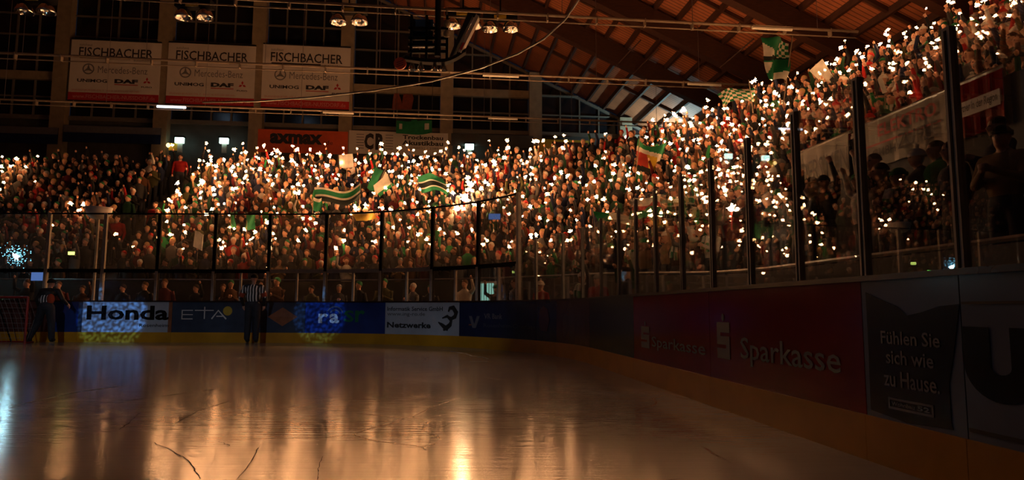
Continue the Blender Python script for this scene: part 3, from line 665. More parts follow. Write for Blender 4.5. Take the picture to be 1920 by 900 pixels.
# red flame figure and green cloth hung before the windows
o = empty('flame_decal', f_wall(*wall_hit(765, 205), .2), 'faint red flame-shaped sticker on the window pane', 'sticker')
for q in ([(735, 207), (738, 180), (745, 168), (752, 188), (756, 207)], [(752, 207), (757, 176), (768, 165), (776, 185), (772, 207)]):
    pts_ = [wall_hit(*x_) for x_ in q]; Vs = [f_wall(*x_, .13) for x_ in pts_] + [f_wall(*x_, .15) for x_ in pts_]; n = len(pts_)
    mesh('flame', Vs, [tuple(range(n)), tuple(range(n, 2 * n))[::-1]] + [(i, (i + 1) % n, n + (i + 1) % n, n + i) for i in range(n)], 'flame_red', o)
def cloth(name, corner, du, dv, nu, nv, wave, pick, mats, parent, thick=.01, ph=0., vw=.1, taper=0.):
    corner, du, dv = (np.array(x, float) for x in (corner, du, dv)); nn = np.cross(du, dv); nn /= np.linalg.norm(nn); Vs, Fs, I = [], [], []
    for j in range(nv + 1):
        for i in range(nu + 1):
            a, b = i / nu, j / nv
            Vs.append(corner + du * (a * (1 - taper * b)) + dv * (b + vw * math.sin(a * 4.6 + ph) * a) + nn * wave * (math.sin(a * 7 + b * 2.5 + ph) * (.25 + a) + .35 * math.sin(b * 6 + a * 3 + ph * 2)))
    m_ = len(Vs); Vs += [v + nn * thick for v in Vs]
    for j in range(nv):
        for i in range(nu):
            k = j * (nu + 1) + i; q = (k, k + 1, k + nu + 2, k + nu + 1); c = pick((i + .5) / nu, (j + .5) / nv)
            Fs += [q, tuple(m_ + x for x in q[::-1])]; I += [c, c]
    return mesh(name, Vs, Fs, None, parent, True, mats, I)
B = wbox(744, 224, 810, 256); o = empty('hanging_flag', f_wall((B[0] + B[2]) / 2, B[1], 1.2), 'dull green cloth with pale corners hung over the builder board', 'flag')
cloth('cloth', f_wall(B[0], B[3], 1.2), np.array(f_wall(B[2], B[3], 1.2)) - np.array(f_wall(B[0], B[3], 1.2)), (0, 0, B[1] - B[3]), 24, 12, .10,
      lambda a, b: 1 if (abs(a - .12) < .05 or abs(a - .86) < .05) and .4 < b < .72 else (2 if b < .2 + .1 * abs(a - .5) else 0), ['flag_green', 'flag_white', 'flag_dark'], o)
mesh('cord', *tube([f_wall(B[0], B[3], 1.2), f_wall(B[0], B[3] + 2.2, 1.2)], .015, 5), 'rubber', o); mesh('cord', *tube([f_wall(B[2], B[3], 1.2), f_wall(B[2], B[3] + 2.2, 1.2)], .015, 5), 'rubber', o)

# ================================================================== LIGHT TRUNKING, LAMPS, SCOREBOARD, CABLE
def trunk(name, px, py, z, u0, u1, lit, lit_m, label):
    d, o_ = ray(px, py); t = (z - o_[2]) / d[2]; p = o_ + d * t; v_ = float(p[:2] @ V)
    o = empty(name, uv((u0 + u1) / 2, v_, z), label, 'light rail', 'light rails across the hall')
    mesh('rail', *tube([uv(u0, v_, z), uv(u1, v_, z)], .045, 6), 'rail_metal', o); mesh('conduit', *tube([uv(u0, v_ + .12, z - .16), uv(u1, v_ + .12, z - .16)], .022, 6), 'rail_metal', o)
    for u_ in np.arange(u0 + .3, u1, 1.55):
        mesh('clamp', *slab(lambda a, h, t: uv(a, v_ + t, h), u_ - .018, u_ + .018, z - .19, z + .05, -.05, .14), 'rail_metal', o)
    for u_ in np.arange(u0 + 1, u1, 4.2): mesh('hanger', *tube([uv(u_, v_, z + .05), uv(u_, v_, zr(u_) - .1)], .010, 4), 'steel', o)
    for (pa, pb, y_) , m_ in zip(lit, lit_m):
        ua, ub = (wall_hit(x_, y_, v_)[0] for x_ in (pa, pb))
        mesh('tube', *tube([uv(ua, v_ - .1, z - .10), uv(ub, v_ - .1, z - .10)], .05, 8), m_, o); mesh('reflector', *slab(lambda a, h, t: uv(a, v_ - .1 + t, h), ua, ub, z - .05, z - .03, -.09, .09), 'rail_metal', o)
    return v_
trunk('light_rail', 960, 25, 10, -14, 13.6, [(1408, 1482, 66)], ['tube_off'], 'nearest overhead light rail, crossing the timber roof high up')
trunk('light_rail', 720, 130, 10, -20, 13.6, [(905, 972, 145), (1288, 1350, 166)], ['tube_off', 'tube_off'], 'overhead light rail crossing in front of the dealer banners')
trunk('light_rail', 720, 212, 10, -24, 12.2, [(296, 350, 202), (606, 664, 208), (915, 970, 217)], ['tube_lit', 'tube_off', 'tube_off'], 'farthest overhead light rail below the dealer banners, one tube glowing')
def reflector_lamp(px, py, label):
    z = 11.0; d, o_ = ray(px, py); p = o_ + d * ((z - o_[2]) / d[2])
    o = empty('reflector_lamp', p, label, 'lamp', 'twin reflector lamps under the roof')
    f = lambda a, h, t: (p[0] + a, p[1] + t, p[2] + h)
    mesh('housing', *slab(f, -.62, .62, .36, .62, -.2, .2), 'black_metal', o); mesh('name_plate', *slab(f, -.22, .22, .34, .46, -.23, -.2), 'yellow_sign', o)
    mesh('hanger', *tube([(p[0], p[1], p[2] + .6), (p[0], p[1], zr(float(p[:2] @ U)) - .1)], .03, 6), 'black_metal', o)
    for a in (-.37, .37):
        mesh('bowl', *lathe([(.05, .36), (.12, .34), (.22, .24), (.29, .08), (.30, 0), (.285, .0), (.20, .22), (.10, .31), (0, .32)], (p[0] + a, p[1], p[2]), 20), 'chrome', o, True)
        mesh('bulb', *lathe([(0, .02), (.06, .06), (.07, .14), (.04, .24), (.03, .32)], (p[0] + a, p[1], p[2]), 10), 'tube_off', o, True)
for px, py, nm in ((66, 24, 'at the far left, above the dark stand'), (364, 34, 'above the middle dealer banner'), (654, 43, 'above the brightest dealer banner'), (868, 50, 'partly behind the scoreboard'), (938, 56, 'right of the scoreboard')):
    reflector_lamp(px, py, 'chrome twin reflector lamp ' + nm)
# scoreboard hung over the ice
d, o_ = ray(828, 112); P0 = o_ + d * (19.0 / d[1])
sb = empty('scoreboard', P0, 'dark hanging scoreboard seen edge-on with tilted pale side panel', 'scoreboard')
fs = lambda a, h, t: (P0[0] + a, P0[1] + t, P0[2] + h)
mesh('pole', *tube([fs(-.12, .1, 0), fs(-.12, 6.2, 0)], .09, 8), 'black_metal', sb)
mesh('back_panel', *slab(fs, -.95, -.3, .55, 1.35, .3, .5), 'board_navy', sb)
for h in (.25, .45, .65, .95): mesh('frame_bar', *slab(fs, -1.0, .15, h, h + .09, .1, .2), 'black_metal', sb)
for x_ in (-.95, -.5, .1): mesh('frame_post', *slab(fs, x_, x_ + .07, .0, 1.4, .1, .2), 'black_metal', sb)
Vs, Fs = [], []                                          # curved tray
for i in range(13):
    a = -1.05 + 1.75 * i / 12; h = -.02 - .10 * math.sin(math.pi * i / 12) + .22 * max(0, (i - 8) / 4) ** 1.5
    Vs += [fs(a, h, -.12), fs(a, h + .10, -.12), fs(a, h + .10, .12), fs(a, h, .12)]
for i in range(12):
    for j in range(4): Fs.append((4*i + j, 4*i + (j+1) % 4, 4*i + 4 + (j+1) % 4, 4*i + 4 + j))
mesh('tray', Vs, Fs + [(3, 2, 1, 0), (48, 49, 50, 51)], 'black_metal', sb)
q = [(.49, .20), (.57, .16), (1.08, 1.25), (1.0, 1.32)]
mesh('side_panel', [fs(a, h, t) for t in (-.16, .16) for a, h in q], [(0, 1, 2, 3), (7, 6, 5, 4), (0, 4, 5, 1), (1, 5, 6, 2), (2, 6, 7, 3), (3, 7, 4, 0)], 'galvanised', sb)
mesh('panel_back', [fs(a - .1, h, t) for t in (-.14, .14) for a, h in [(.34, .05), (.42, .05), (1.0, 1.3), (.86, 1.38)]], [(0, 1, 2, 3), (7, 6, 5, 4), (0, 4, 5, 1), (1, 5, 6, 2), (2, 6, 7, 3), (3, 7, 4, 0)], 'black', sb)
mesh('panel_strip', [fs(a, h, -.17) for a, h in [(.53, .25), (.58, .23), (.68, .44), (.62, .46)]], [(0, 1, 2, 3)], 'red_print', sb)
for x_ in (-.86, -.6, -.2, .05): mesh('loudspeaker', *lathe([(.03, .0), (.06, -.05), (.11, -.20), (.125, -.22), (.11, -.2), (.05, -.08), (0, -.06)], fs(x_, -.10, 0), 12), 'chrome', sb, True)
for h in (.55, .85): mesh('camera_head', *lathe([(0, 0), (.09, .03), (.1, .12), (.07, .2), (0, .22)], fs(.17, h, -.3), 10), 'column', sb, True)
c = np.array(fs(-1.2, -.12, 0)); rs = empty('round_sign', c, 'orange round sign with dark diagonal strokes hanging by the scoreboard', 'sign')
fr_ = lambda a, h, t: (c[0] + a, c[1] - t, c[2] + h)
n = 20; ring_ = [(.18 * math.cos(2 * math.pi * i / n), .18 * math.sin(2 * math.pi * i / n)) for i in range(n)]
mesh('disc', [fr_(a, h, -.03) for a, h in ring_] + [fr_(a, h, .03) for a, h in ring_], [tuple(range(n)), tuple(range(n, 2 * n))[::-1]] + [(i, (i + 1) % n, n + (i + 1) % n, n + i) for i in range(n)], 'orange_print', rs)
for k in (-.06, .0, .06): decal('stroke', fr_, *ribbon([(-.10, k - .05), (.10, k + .03)], [.02, .025]), .034, 'board_brown', rs)
mesh('hanger', *tube([fr_(0, .17, 0), fr_(.3, .35, 0)], .012, 5), 'rubber', rs)
# slack cable
cp = []
for px, py, dd in ((380, 192, 24), (480, 190, 23), (580, 183, 22), (700, 170, 21), (810, 152, 20), (900, 128, 19), (970, 101, 18), (1020, 73, 17.2), (1060, 36, 16.4), (1085, 0, 15.8), (1100, -60, 15)):
    d, o_ = ray(px, py); cp.append(o_ + d * (dd / d[1]))
co = mesh('cable', *tube(cp, .03, 6), 'steel', None, True); tag(co, 'slack pale cable sagging across the hall below the roof', 'cable')

# ================================================================== SIDE STAND BANNERS
def side_banner(v0, v1, m_, label, words):
    a0, a1 = -v1, -v0; zt_ = EYE + .432 * UB; zb_ = zt_ - .78
    o = empty('railing_banner', f_side((a0 + a1) / 2, zb_, 0), label, 'banner', 'banners along the side stand railing')
    n = 14; Vs, Fs = [], []
    for i in range(n + 1):
        a = a0 + (a1 - a0) * i / n; wv = .02 * math.sin(i * 1.9)
        Vs += [f_side(a, zb_, wv), f_side(a, zt_, wv * .3), f_side(a, zt_, wv * .3 + .012), f_side(a, zb_, wv + .012)]
    for i in range(n):
        for j in range(4): Fs.append((4*i + j, 4*i + (j+1) % 4, 4*i + 4 + (j+1) % 4, 4*i + 4 + j))
    top_, o = o, mesh('cloth', Vs, Fs + [(3, 2, 1, 0), (4*n, 4*n + 1, 4*n + 2, 4*n + 3)], m_, o)
    for txt, q, mm, bd in words:
        W, H = a1 - a0, zt_ - zb_; bx_ = (a0 + W * q[0], zt_ - H * q[3], a0 + W * q[2], zt_ - H * q[1])
        if txt is None: poly('line', f_side, bar2(*bx_), mm, o, .038)
        else: lettering(f_side, txt, bx_, mm, o, .045, bd)
    mesh('top_rail', *tube([f_side(a0, zt_ + .04, -.03), f_side(a1, zt_ + .04, -.03)], .03, 6), 'steel', top_)
def vpx(px, py): # v of a pixel on the banner plane u = UB
    d, o_ = ray(px, py); t = UB / float(d[:2] @ U); return float((o_ + d * t)[:2] @ V)
va, vb, vc, vd = vpx(1489, 290), vpx(1607, 240), vpx(1770, 165), vpx(1880, 120)
side_banner(vb + .25, va, 'banner_shaded', 'white fan banner with tall dark letters on the side stand railing', [('SIDERS MÉN', (.04, .16, 1.0, .86), 'ink', .0)])
side_banner(vc - .05, vb - .02, 'banner_shaded', 'white electrician banner with red letters behind the glass post', [('ELEKTRO', (.28, .10, .92, .38), 'red_print', .02), (None, (.1, .5, .95, .54), 'red_print', 0), ('ZUFLE', (.50, .48, .92, .80), 'ink', .01), ('GMBH', (.2, .62, .48, .82), 'ink', .01)])
side_banner(vd, vc - .1, 'board_red', 'red banner with white lettered strip at the end of the railing', [(None, (.02, .34, .96, .62), 'white_print', 0), ('Ihr Partner in der Region', (.05, .38, .92, .58), 'ink', .01)])
wl = empty('wall_stand_front', uv(UB + .2, 9, 0), kind='structure')
mesh('front', *slab(lambda a, h, t: uv(UB + .06 + t, -a, h), -va, -2, 1.5, EYE + .432 * UB - .1, 0, .12), 'dark_wall', wl)
# ================================================================== PEOPLE
def ellipsoid(bm, c, r, rot=None, sub=2):
    m_ = Matrix.Translation(c) @ (rot.to_4x4() if rot else Matrix()) @ Matrix.Diagonal((*r, 1))
    bmesh.ops.create_icosphere(bm, subdivisions=sub, radius=1, matrix=m_)
def capsule(bm, p0, p1, r0, r1, n=10):
    p0, p1 = Vector(p0), Vector(p1); d = (p1 - p0); q = d.to_track_quat('Z', 'Y'); L_ = d.length; rings = []
    prof = [(r0 * math.cos(t), -r0 * math.sin(t)) for t in (1.35, .9, .45)] + [(r0, 0), (r1, L_)] + [(r1 * math.cos(t), L_ + r1 * math.sin(t)) for t in (.45, .9, 1.35)]
    for r, z in prof:
        rings.append([bm.verts.new(p0 + q @ Vector((r * math.cos(2*math.pi*j/n), r * math.sin(2*math.pi*j/n), z))) for j in range(n)])
    for a, b in zip(rings, rings[1:]):
        for j in range(n): bm.faces.new((a[j], a[(j+1) % n], b[(j+1) % n], b[j]))
    bm.faces.new(rings[0][::-1]); bm.faces.new(rings[-1])
def prim_dist(P, pr):
    if pr[0] == 'c':
        p0, p1, r0, r1 = np.array(pr[1]), np.array(pr[2]), pr[3], pr[4]; d = p1 - p0
        t = np.clip(((P - p0) @ d) / (d @ d), 0, 1); return np.linalg.norm(P - (p0 + t[:, None] * d), axis=1) - (r0 + (r1 - r0) * t)
    c, r = np.array(pr[1]), np.array(pr[2]); k = np.linalg.norm((P - c) / r, axis=1); return (k - 1) * r.min()
def body(name, prims, mats, voxel, spots=(), ratio=None, smooth_it=4):
    """One continuous skin over a set of limbs and masses; every face takes the material of the mass it covers."""
    bm = bmesh.new()
    for pr in prims:
        if pr[0] == 'c': capsule(bm, *pr[1:5])
        else: ellipsoid(bm, pr[1], pr[2])
    me = bpy.data.meshes.new(name); bm.to_mesh(me); bm.free()
    ob = bpy.data.objects.new(name, me); COL.objects.link(ob)
    rm = ob.modifiers.new('r', 'REMESH'); rm.mode = 'VOXEL'; rm.voxel_size = voxel
    sm = ob.modifiers.new('s', 'SMOOTH'); sm.factor = .5; sm.iterations = smooth_it
    if ratio: dc = ob.modifiers.new('d', 'DECIMATE'); dc.ratio = ratio; 
    tri = ob.modifiers.new('t', 'TRIANGULATE')
    dg = bpy.context.evaluated_depsgraph_get(); out_ = bpy.data.meshes.new_from_object(ob.evaluated_get(dg)); out_.name = name
    bpy.data.objects.remove(ob); bpy.data.meshes.remove(me)
    n = len(out_.polygons); C_ = np.zeros(n * 3); out_.polygons.foreach_get('center', C_); C_ = C_.reshape(-1, 3)
    D_ = np.stack([prim_dist(C_, pr) for pr in prims]); which = D_.argmin(0); mi = np.array([pr[-1] for pr in prims])[which]
    for c, rad, m_ in spots: mi[np.linalg.norm(C_ - np.array(c), axis=1) < rad] = m_
    out_.materials.clear()
    for mm in mats: out_.materials.append(M[mm])
    out_.polygons.foreach_set('material_index', mi.astype(np.int32)); out_.polygons.foreach_set('use_smooth', [True] * n); out_.update()
    return out_
SKIN, JAC, TRO, SHO, EYE_, LIP, HAT = range(7)
def figure(arms, hat=False, fingers=True, lean=0.):
    P_ = [('e', (0, .0, .95), (.17, .125, .14), TRO), ('e', (0, .005, 1.16), (.195, .14, .24), JAC), ('e', (0, 0, 1.32), (.215, .145, .15), JAC),
          ('c', (-.16, .01, 1.41), (.16, .01, 1.41), .07, .07, JAC), ('c', (0, .015, 1.42), (0, 0, 1.54), .056, .054, SKIN), ('e', (0, .04, 1.475), (.095, .075, .05), JAC),
          ('e', (0, -.005, 1.635), (.079, .098, .115), SKIN), ('e', (0, -.035, 1.56), (.06, .068, .052), SKIN), ('e', (0, -.108, 1.61), (.015, .022, .026), SKIN),
          ('e', (.08, .005, 1.62), (.012, .024, .034), SKIN), ('e', (-.08, .005, 1.62), (.012, .024, .034), SKIN)]
    for s in (-1, 1):
        P_ += [('c', (s * .09, 0, .92), (s * .10, -.02, .50), .095, .068, TRO), ('c', (s * .10, -.02, .50), (s * .115, .02, .10), .066, .05, TRO), ('e', (s * .118, -.045, .05), (.048, .13, .05), SHO)]
    for s, (el, wr) in zip((-1, 1), arms):
        sh = (s * .205, .01, 1.40); P_ += [('c', sh, el, .066, .052, JAC), ('c', el, wr, .052, .038, JAC)]
        d = np.array(wr) - np.array(el); d /= np.linalg.norm(d); h = np.array(wr) + d * .06
        P_ += [('c', tuple(np.array(wr) + d * .01), tuple(h), .034, .04, SKIN)]
        if fingers:
            x = np.cross(d, (0, 1, 0)); x /= np.linalg.norm(x) + 1e-9; fw = np.array([0, -1, 0]) - d * d[1] * -1; fw /= np.linalg.norm(fw) + 1e-9
            for k in range(4):
                b = h + d * (.03 - .004 * abs(k - 1.5)) + x * (.027 * (k - 1.5)); m_ = b + d * .03 + fw * .02; P_ += [('c', tuple(b), tuple(m_), .012, .011, SKIN), ('c', tuple(m_), tuple(m_ + fw * .025 - d * .028), .011, .010, SKIN)]
            P_ += [('c', tuple(h - d * .02 + x * .035 * -s), tuple(h + d * .03 + x * .05 * -s + fw * .03), .013, .011, SKIN)]
    if hat: P_ += [('e', (0, .012, 1.685), (.088, .105, .085), HAT)]
    return P_
DOWN = lambda s: ((s * .27, .03, 1.13), (s * .26, -.06, .90))
UP = lambda s: ((s * .31, -.10, 1.50), (s * .27, -.16, 1.76))
HIGH = lambda s: ((s * .27, -.06, 1.64), (s * .20, -.09, 1.90))
FRONT = lambda s: ((s * .25, -.08, 1.15), (s * .06, -.26, 1.26))
OUT = lambda s: ((s * .42, -.08, 1.45), (s * .45, -.14, 1.70))
POSES = [('both arms down', (DOWN(-1), DOWN(1)), None), ('hands clasped', (FRONT(-1), FRONT(1)), None), ('one arm raised', (DOWN(-1), UP(1)), 1), ('arm held high', (HIGH(-1), DOWN(1)), -1),
         ('both arms raised', (UP(-1), HIGH(1)), 1), ('arm out', (OUT(-1), FRONT(1)), -1), ('arm held high', (FRONT(-1), HIGH(1)), 1), ('one arm raised', (UP(-1), FRONT(1)), -1)]
SPOTS = [((s * .032, -.098, 1.638), .017, EYE_) for s in (-1, 1)] + [((0, -.108, 1.568), .020, LIP)]
PM = ['skin', 'jacket', 'trousers', 'shoe', 'eye', 'lip']
def ico(c, r, sub):
    bm = bmesh.new(); bmesh.ops.create_icosphere(bm, subdivisions=sub, radius=1); bm.verts.index_update()
    Vs = [tuple(np.array(c) + np.array(v.co) * np.array(r)) for v in bm.verts]; Fs = [tuple(v.index for v in f.verts) for f in bm.faces]; bm.free(); return Vs, Fs
def light_figure(arms):
    Vs, Fs, I = [], [], []
    def add(g, m_):
        v, f = g; b_ = len(Vs); Vs.extend(tuple(x) for x in v)
        for q in f:
            for j in range(1, len(q) - 1): Fs.append((b_ + q[0], b_ + q[j], b_ + q[j + 1])); I.append(m_)
    v, f = ico((0, -.005, 1.625), (.080, .098, .122), 2); v = [(x * (.82 if z < 1.58 else 1), y - (.012 if z < 1.58 else 0), z) for x, y, z in v]; add((v, f), SKIN)
    add(ico((0, -.108, 1.61), (.014, .02, .024), 1), SKIN); add(ico((0, .016, 1.672), (.089, .104, .098), 2), HAT)
    add(tube([(0, .012, 1.42), (0, .0, 1.56)], .055, 6), SKIN)
    n = 9; v, f = [], []
    for z, rx, ry in ((.82, .15, .11), (1.0, .18, .13), (1.2, .205, .142), (1.35, .225, .142), (1.43, .175, .11), (1.475, .10, .088), (1.50, .085, .08)):
        v += [(rx * math.cos(2*math.pi*j/n), ry * math.sin(2*math.pi*j/n) + .01, z) for j in range(n)]
    for i in range(6): f += [(i*n + j, i*n + (j+1) % n, (i+1)*n + (j+1) % n, (i+1)*n + j) for j in range(n)]
    add((v, f), JAC)
    for s_ in (-1, 1): add(tube([(s_ * .09, 0, .9), (s_ * .10, -.02, .5), (s_ * .115, 0, .06)], .095, 5, .06), TRO); add(ico((s_ * .118, -.045, .045), (.045, .125, .045), 1), SHO)
    for s_, (el, wr) in zip((-1, 1), arms):
        d = np.array(wr) - np.array(el); d /= np.linalg.norm(d)
        add(tube([(s_ * .19, .01, 1.40), el, wr], .07, 6, .04), JAC); add(ico(np.array(wr) + d * .06, (.038, .038, .055), 1), SKIN)
    return np.array(Vs, float), np.array(Fs, np.int32), np.array(I, np.int32)
hi_mesh, lo_geo, hand_tip = [], [], []
for nm, arms, hs in POSES:
    hi_mesh.append(body('person', figure(arms), PM, .021, SPOTS, .45))
    lo_geo.append(light_figure(arms))
    if hs is None: hand_tip.append(None)
    else:
        el, wr = (np.array(x) for x in arms[0 if hs < 0 else 1]); d = (wr - el) / np.linalg.norm(wr - el); hand_tip.append(wr + d * .08)
# headwear, hair and scarves shared by the near spectators
def dome(name, r, c, zcut, m_, pom=False, cuff=True):
    prof = [(r[0] * math.cos(t), r[2] * math.sin(t)) for t in np.linspace(zcut, 1.5, 7)]
    Vs, Fs = [], []; n = 14
    rings = ([(1.06, prof[0][1] - .02), (1.07, prof[0][1] + .025)] if cuff else [])
    for k, z in rings:
        for j in range(n): a = 2*math.pi*j/n; Vs.append((c[0] + prof[0][0] * k * math.cos(a), c[1] + prof[0][0] * k * r[1] / r[0] * math.sin(a), c[2] + z))
    for rr, z in prof:
        for j in range(n): a = 2*math.pi*j/n; Vs.append((c[0] + rr * math.cos(a), c[1] + rr * r[1] / r[0] * math.sin(a), c[2] + z))
    k = len(Vs) // n
    for i in range(k - 1):
        for j in range(n): Fs.append((i*n + j, i*n + (j+1) % n, (i+1)*n + (j+1) % n, (i+1)*n + j))
    Fs.append(tuple((k-1)*n + j for j in range(n)))
    me = bpy.data.meshes.new(name)
    if pom:
        bm = bmesh.new(); bmesh.ops.create_icosphere(bm, subdivisions=1, radius=.035, matrix=Matrix.Translation((c[0], c[1], c[2] + r[2] + .025)))
        b = len(Vs); Vs += [tuple(v.co) for v in bm.verts]; bm.verts.index_update(); Fs += [tuple(b + v.index for v in f.verts) for f in bm.faces]; bm.free()
    me.from_pydata(Vs, [], Fs); me.materials.append(M[m_]); me.polygons.foreach_set('use_smooth', [True] * len(me.polygons)); return me
beanie_m = dome('beanie', (.090, .112, .105), (0, .004, 1.655), .12, 'headwear'); bobble_m = dome('bobble_hat', (.091, .113, .115), (0, .004, 1.655), .1, 'headwear', True)
hair_m = dome('hair', (.088, .108, .105), (0, .016, 1.648), .05, 'headwear', False, False)
def scarf_mesh():
    Vs, Fs = tube([(.115 * math.cos(t), .105 * math.sin(t) + .01, 1.475 - .025 * math.sin(-t)) for t in np.linspace(0, 2 * math.pi, 15)], .035, 6)
    a = tube([(.05, -.13, 1.46), (.06, -.165, 1.32), (.065, -.16, 1.14)], .04, 6, .045); b = tube([(-.03, -.13, 1.46), (-.04, -.168, 1.34), (-.05, -.165, 1.2)], .04, 6, .045)
    Vs, Fs = merge((Vs, Fs), a, b); me = bpy.data.meshes.new('scarf'); me.from_pydata([tuple(v) for v in Vs], [], Fs); me.materials.append(M['scarf_green']); me.materials.append(M['scarf_white'])
    me.polygons.foreach_set('material_index', [(i // 6) % 2 for i in range(len(me.polygons))]); return me
scarf_m = scarf_mesh()
JACK = [('black', (.010, .010, .011), 14), ('charcoal', (.03, .03, .031), 8), ('navy', (.010, .015, .04), 7), ('dark green', (.012, .045, .022), 4), ('grey', (.10, .095, .09), 3), ('maroon', (.08, .010, .012), 4),
        ('red', (.30, .015, .013), 2), ('brown', (.08, .036, .016), 4), ('white', (.48, .44, .38), 1.5), ('olive', (.06, .06, .022), 2), ('tan', (.22, .14, .07), 1.5), ('bright green', (.02, .20, .06), 1)]
HATS = [('black beanie', (.015, .015, .016), 'beanie', 5), ('green beanie', (.02, .16, .06), 'beanie', 4), ('white bobble hat', (.6, .56, .5), 'bobble_hat', 3), ('grey beanie', (.2, .19, .18), 'beanie', 3), ('red bobble hat', (.4, .03, .025), 'bobble_hat', 2),
        ('dark hair', (.03, .018, .012), 'hair', 7), ('brown hair', (.10, .05, .025), 'hair', 6), ('blond hair', (.42, .27, .12), 'hair', 3)]
HM = {'beanie': beanie_m, 'bobble_hat': bobble_m, 'hair': hair_m}
def wpick(L_, i): tot = [x[i] for x in L_]; return L_[rng.choice(len(L_), p=np.array(tot) / sum(tot))]
def density(px, py):                                     # how many of the fans in each block hold a sparkler
    if px < 300:
        if -12 < px < 62 and 318 < py < 385: return .6
        if 118 < px < 165 and 400 < py < 445: return .6
        if px > 252 and 430 < py < 505: return .35
        return .004
    if px < 340: return .30 if py > 270 else .1
    if px < 1000: return .70 if py < 400 else (.52 if px < 480 else .45)
    if px < 1240:
        if 1055 < px and py < 330: return .08
        return .50 if py < 405 else .34
    if px < 1490: return .68 if py < 400 else .36
    return .55
people = []
row = 0
for i in range(1, 25):
    o_c = O0 + (i + .5) * PITCH_ROW; s = -18.0 + rng.uniform(0, .4)
    while s < 24:
        k = (RAD + o_c) / RAD if 0 < s < ARC else 1.0
        s += rng.uniform(.37, .49) / k
        if o_c > omax(s): continue
        p = path(s, o_c) + rng.uniform(-.05, .05, 2); z = terrace(s, o_c)
        if s < 0 and abs(p[0] + 13.8) < .75: continue
        q = project((p[0], p[1], z + 1.6))
        if q is None or q[0] < -170 or q[0] > 2060 or q[1] < -60 or q[1] > 566: continue
        v_ = float(p @ V)
        low = v_ < va + .3 and o_c < 5.3 and s > ARC - 2
        if low and (o_c > 3.9 or rng.random() > .45): continue
        if rng.random() < .03: continue
        people.append(dict(s=s, o=o_c, p=p, z=z, q=q, row=i, low=low, walk=False))
s = -13.5                                                # those standing at ice level behind the low panes
while s < 9.5:
    s += rng.uniform(.45, .95); o_c = rng.uniform(.9, 2.0); p = path(s, o_c); q = project((p[0], p[1], 1.6))
    if s < -8 and rng.random() < .6: continue
    if q[0] > 885 and q[0] < 950 and rng.random() < .8: continue
    people.append(dict(s=s, o=o_c, p=p, z=-.03, q=q, row=-1, low=False, walk=True))
for f in people:
    px, py = f['q'][0], f['q'][1]
    den = .03 if f['walk'] else (.10 if f['low'] else density(px, py))
    f['spark'] = rng.random() < den
    f['pose'] = int(rng.choice([2, 3, 4, 5, 6, 7])) if f['spark'] else int(rng.choice([0, 0, 0, 1, 1, 2, 4, 6]) if rng.random() < .8 else 0)
    f['jack'] = wpick(JACK, 2); f['hat'] = wpick(HATS, 3); f['scarf'] = rng.random() < .3
    n = normal(f['s']); f['rz'] = math.atan2(n[1], n[0]) - math.pi / 2 + rng.uniform(-.45, .45); f['sc'] = rng.uniform(.94, 1.08)
    f['dist'] = q[2] if (q := f['q']) else 99
# stewards in red beside the stairs
for px, py, h in ((220, 428, 1.2), (288, 405, 1.2), (335, 322, 1.0)):
    s_, o_, p_ = stand_hit(px, py, h); o_ = O0 + PITCH_ROW * (math.floor((o_ - O0) / PITCH_ROW) + .5); p2 = path(s_, o_)
    people.append(dict(s=s_, o=o_, p=p2, z=terrace(s_, o_), q=project((*p2, terrace(s_, o_) + 1.6)), row=int((o_ - O0) / PITCH_ROW), low=False, walk=False, spark=False, pose=0, jack=JACK[6], hat=HATS[5], scarf=False, rz=rng.uniform(-.3, .3), sc=1.05, dist=1.0, steward=True))
# which ones are built one by one: the nearest, down to the limit of about 300
order = sorted(range(len(people)), key=lambda i: people[i]['dist'] + (0 if -5 < people[i]['q'][0] < 1925 and people[i]['q'][1] > -5 else 100))
single = set(order[:300])
def place(px, py, f):
    if f.get('walk'): return 'behind low far panes'
    if f.get('low'): return 'dark area under side banners'
    lev = 'low' if f['row'] < 6 else 'middle' if f['row'] < 13 else 'top'
    for x, b in ((300, 'dark block by stairs'), (480, 'exit-lamp block'), (650, 'orange-board block'), (840, 'builder-board block'), (1010, 'flare block'), (1180, 'corner beside giant flag'), (1330, 'corner behind giant flag'),
                 (1480, 'corner by cream banner'), (1610, 'above cream banner'), (1770, 'above electrician banner'), (9999, 'above red banner')):
        if px < x: break
    return lev + ' rows, ' + b
ordn = 'first second third fourth fifth sixth seventh eighth ninth tenth eleventh twelfth thirteenth fourteenth fifteenth sixteenth seventeenth eighteenth nineteenth twentieth twenty-first twenty-second twenty-third twenty-fourth twenty-fifth'.split()
labs = {}
for i in sorted(single, key=lambda i: people[i]['q'][0]):
    f = people[i]; base = '%s jacket, %s, %s' % (f['jack'][0], f['hat'][0], place(f['q'][0], f['q'][1], f))
    if f.get('steward'): base = 'steward in red jacket ' + ('beside the stair foot', 'halfway up the stairs', 'near the stair top')[int(f['q'][1] < 415) + int(f['q'][1] < 340)]
    labs.setdefault(base, []).append(i)
for base, L_ in labs.items():
    for k, i in enumerate(L_): people[i]['label'] = '%s, %s from left' % (base, ordn[min(k, 24)]) if len(L_) > 1 else base if 'steward' in base or len(base.split()) > 11 else base + ', ' + POSES[people[i]['pose']][0]
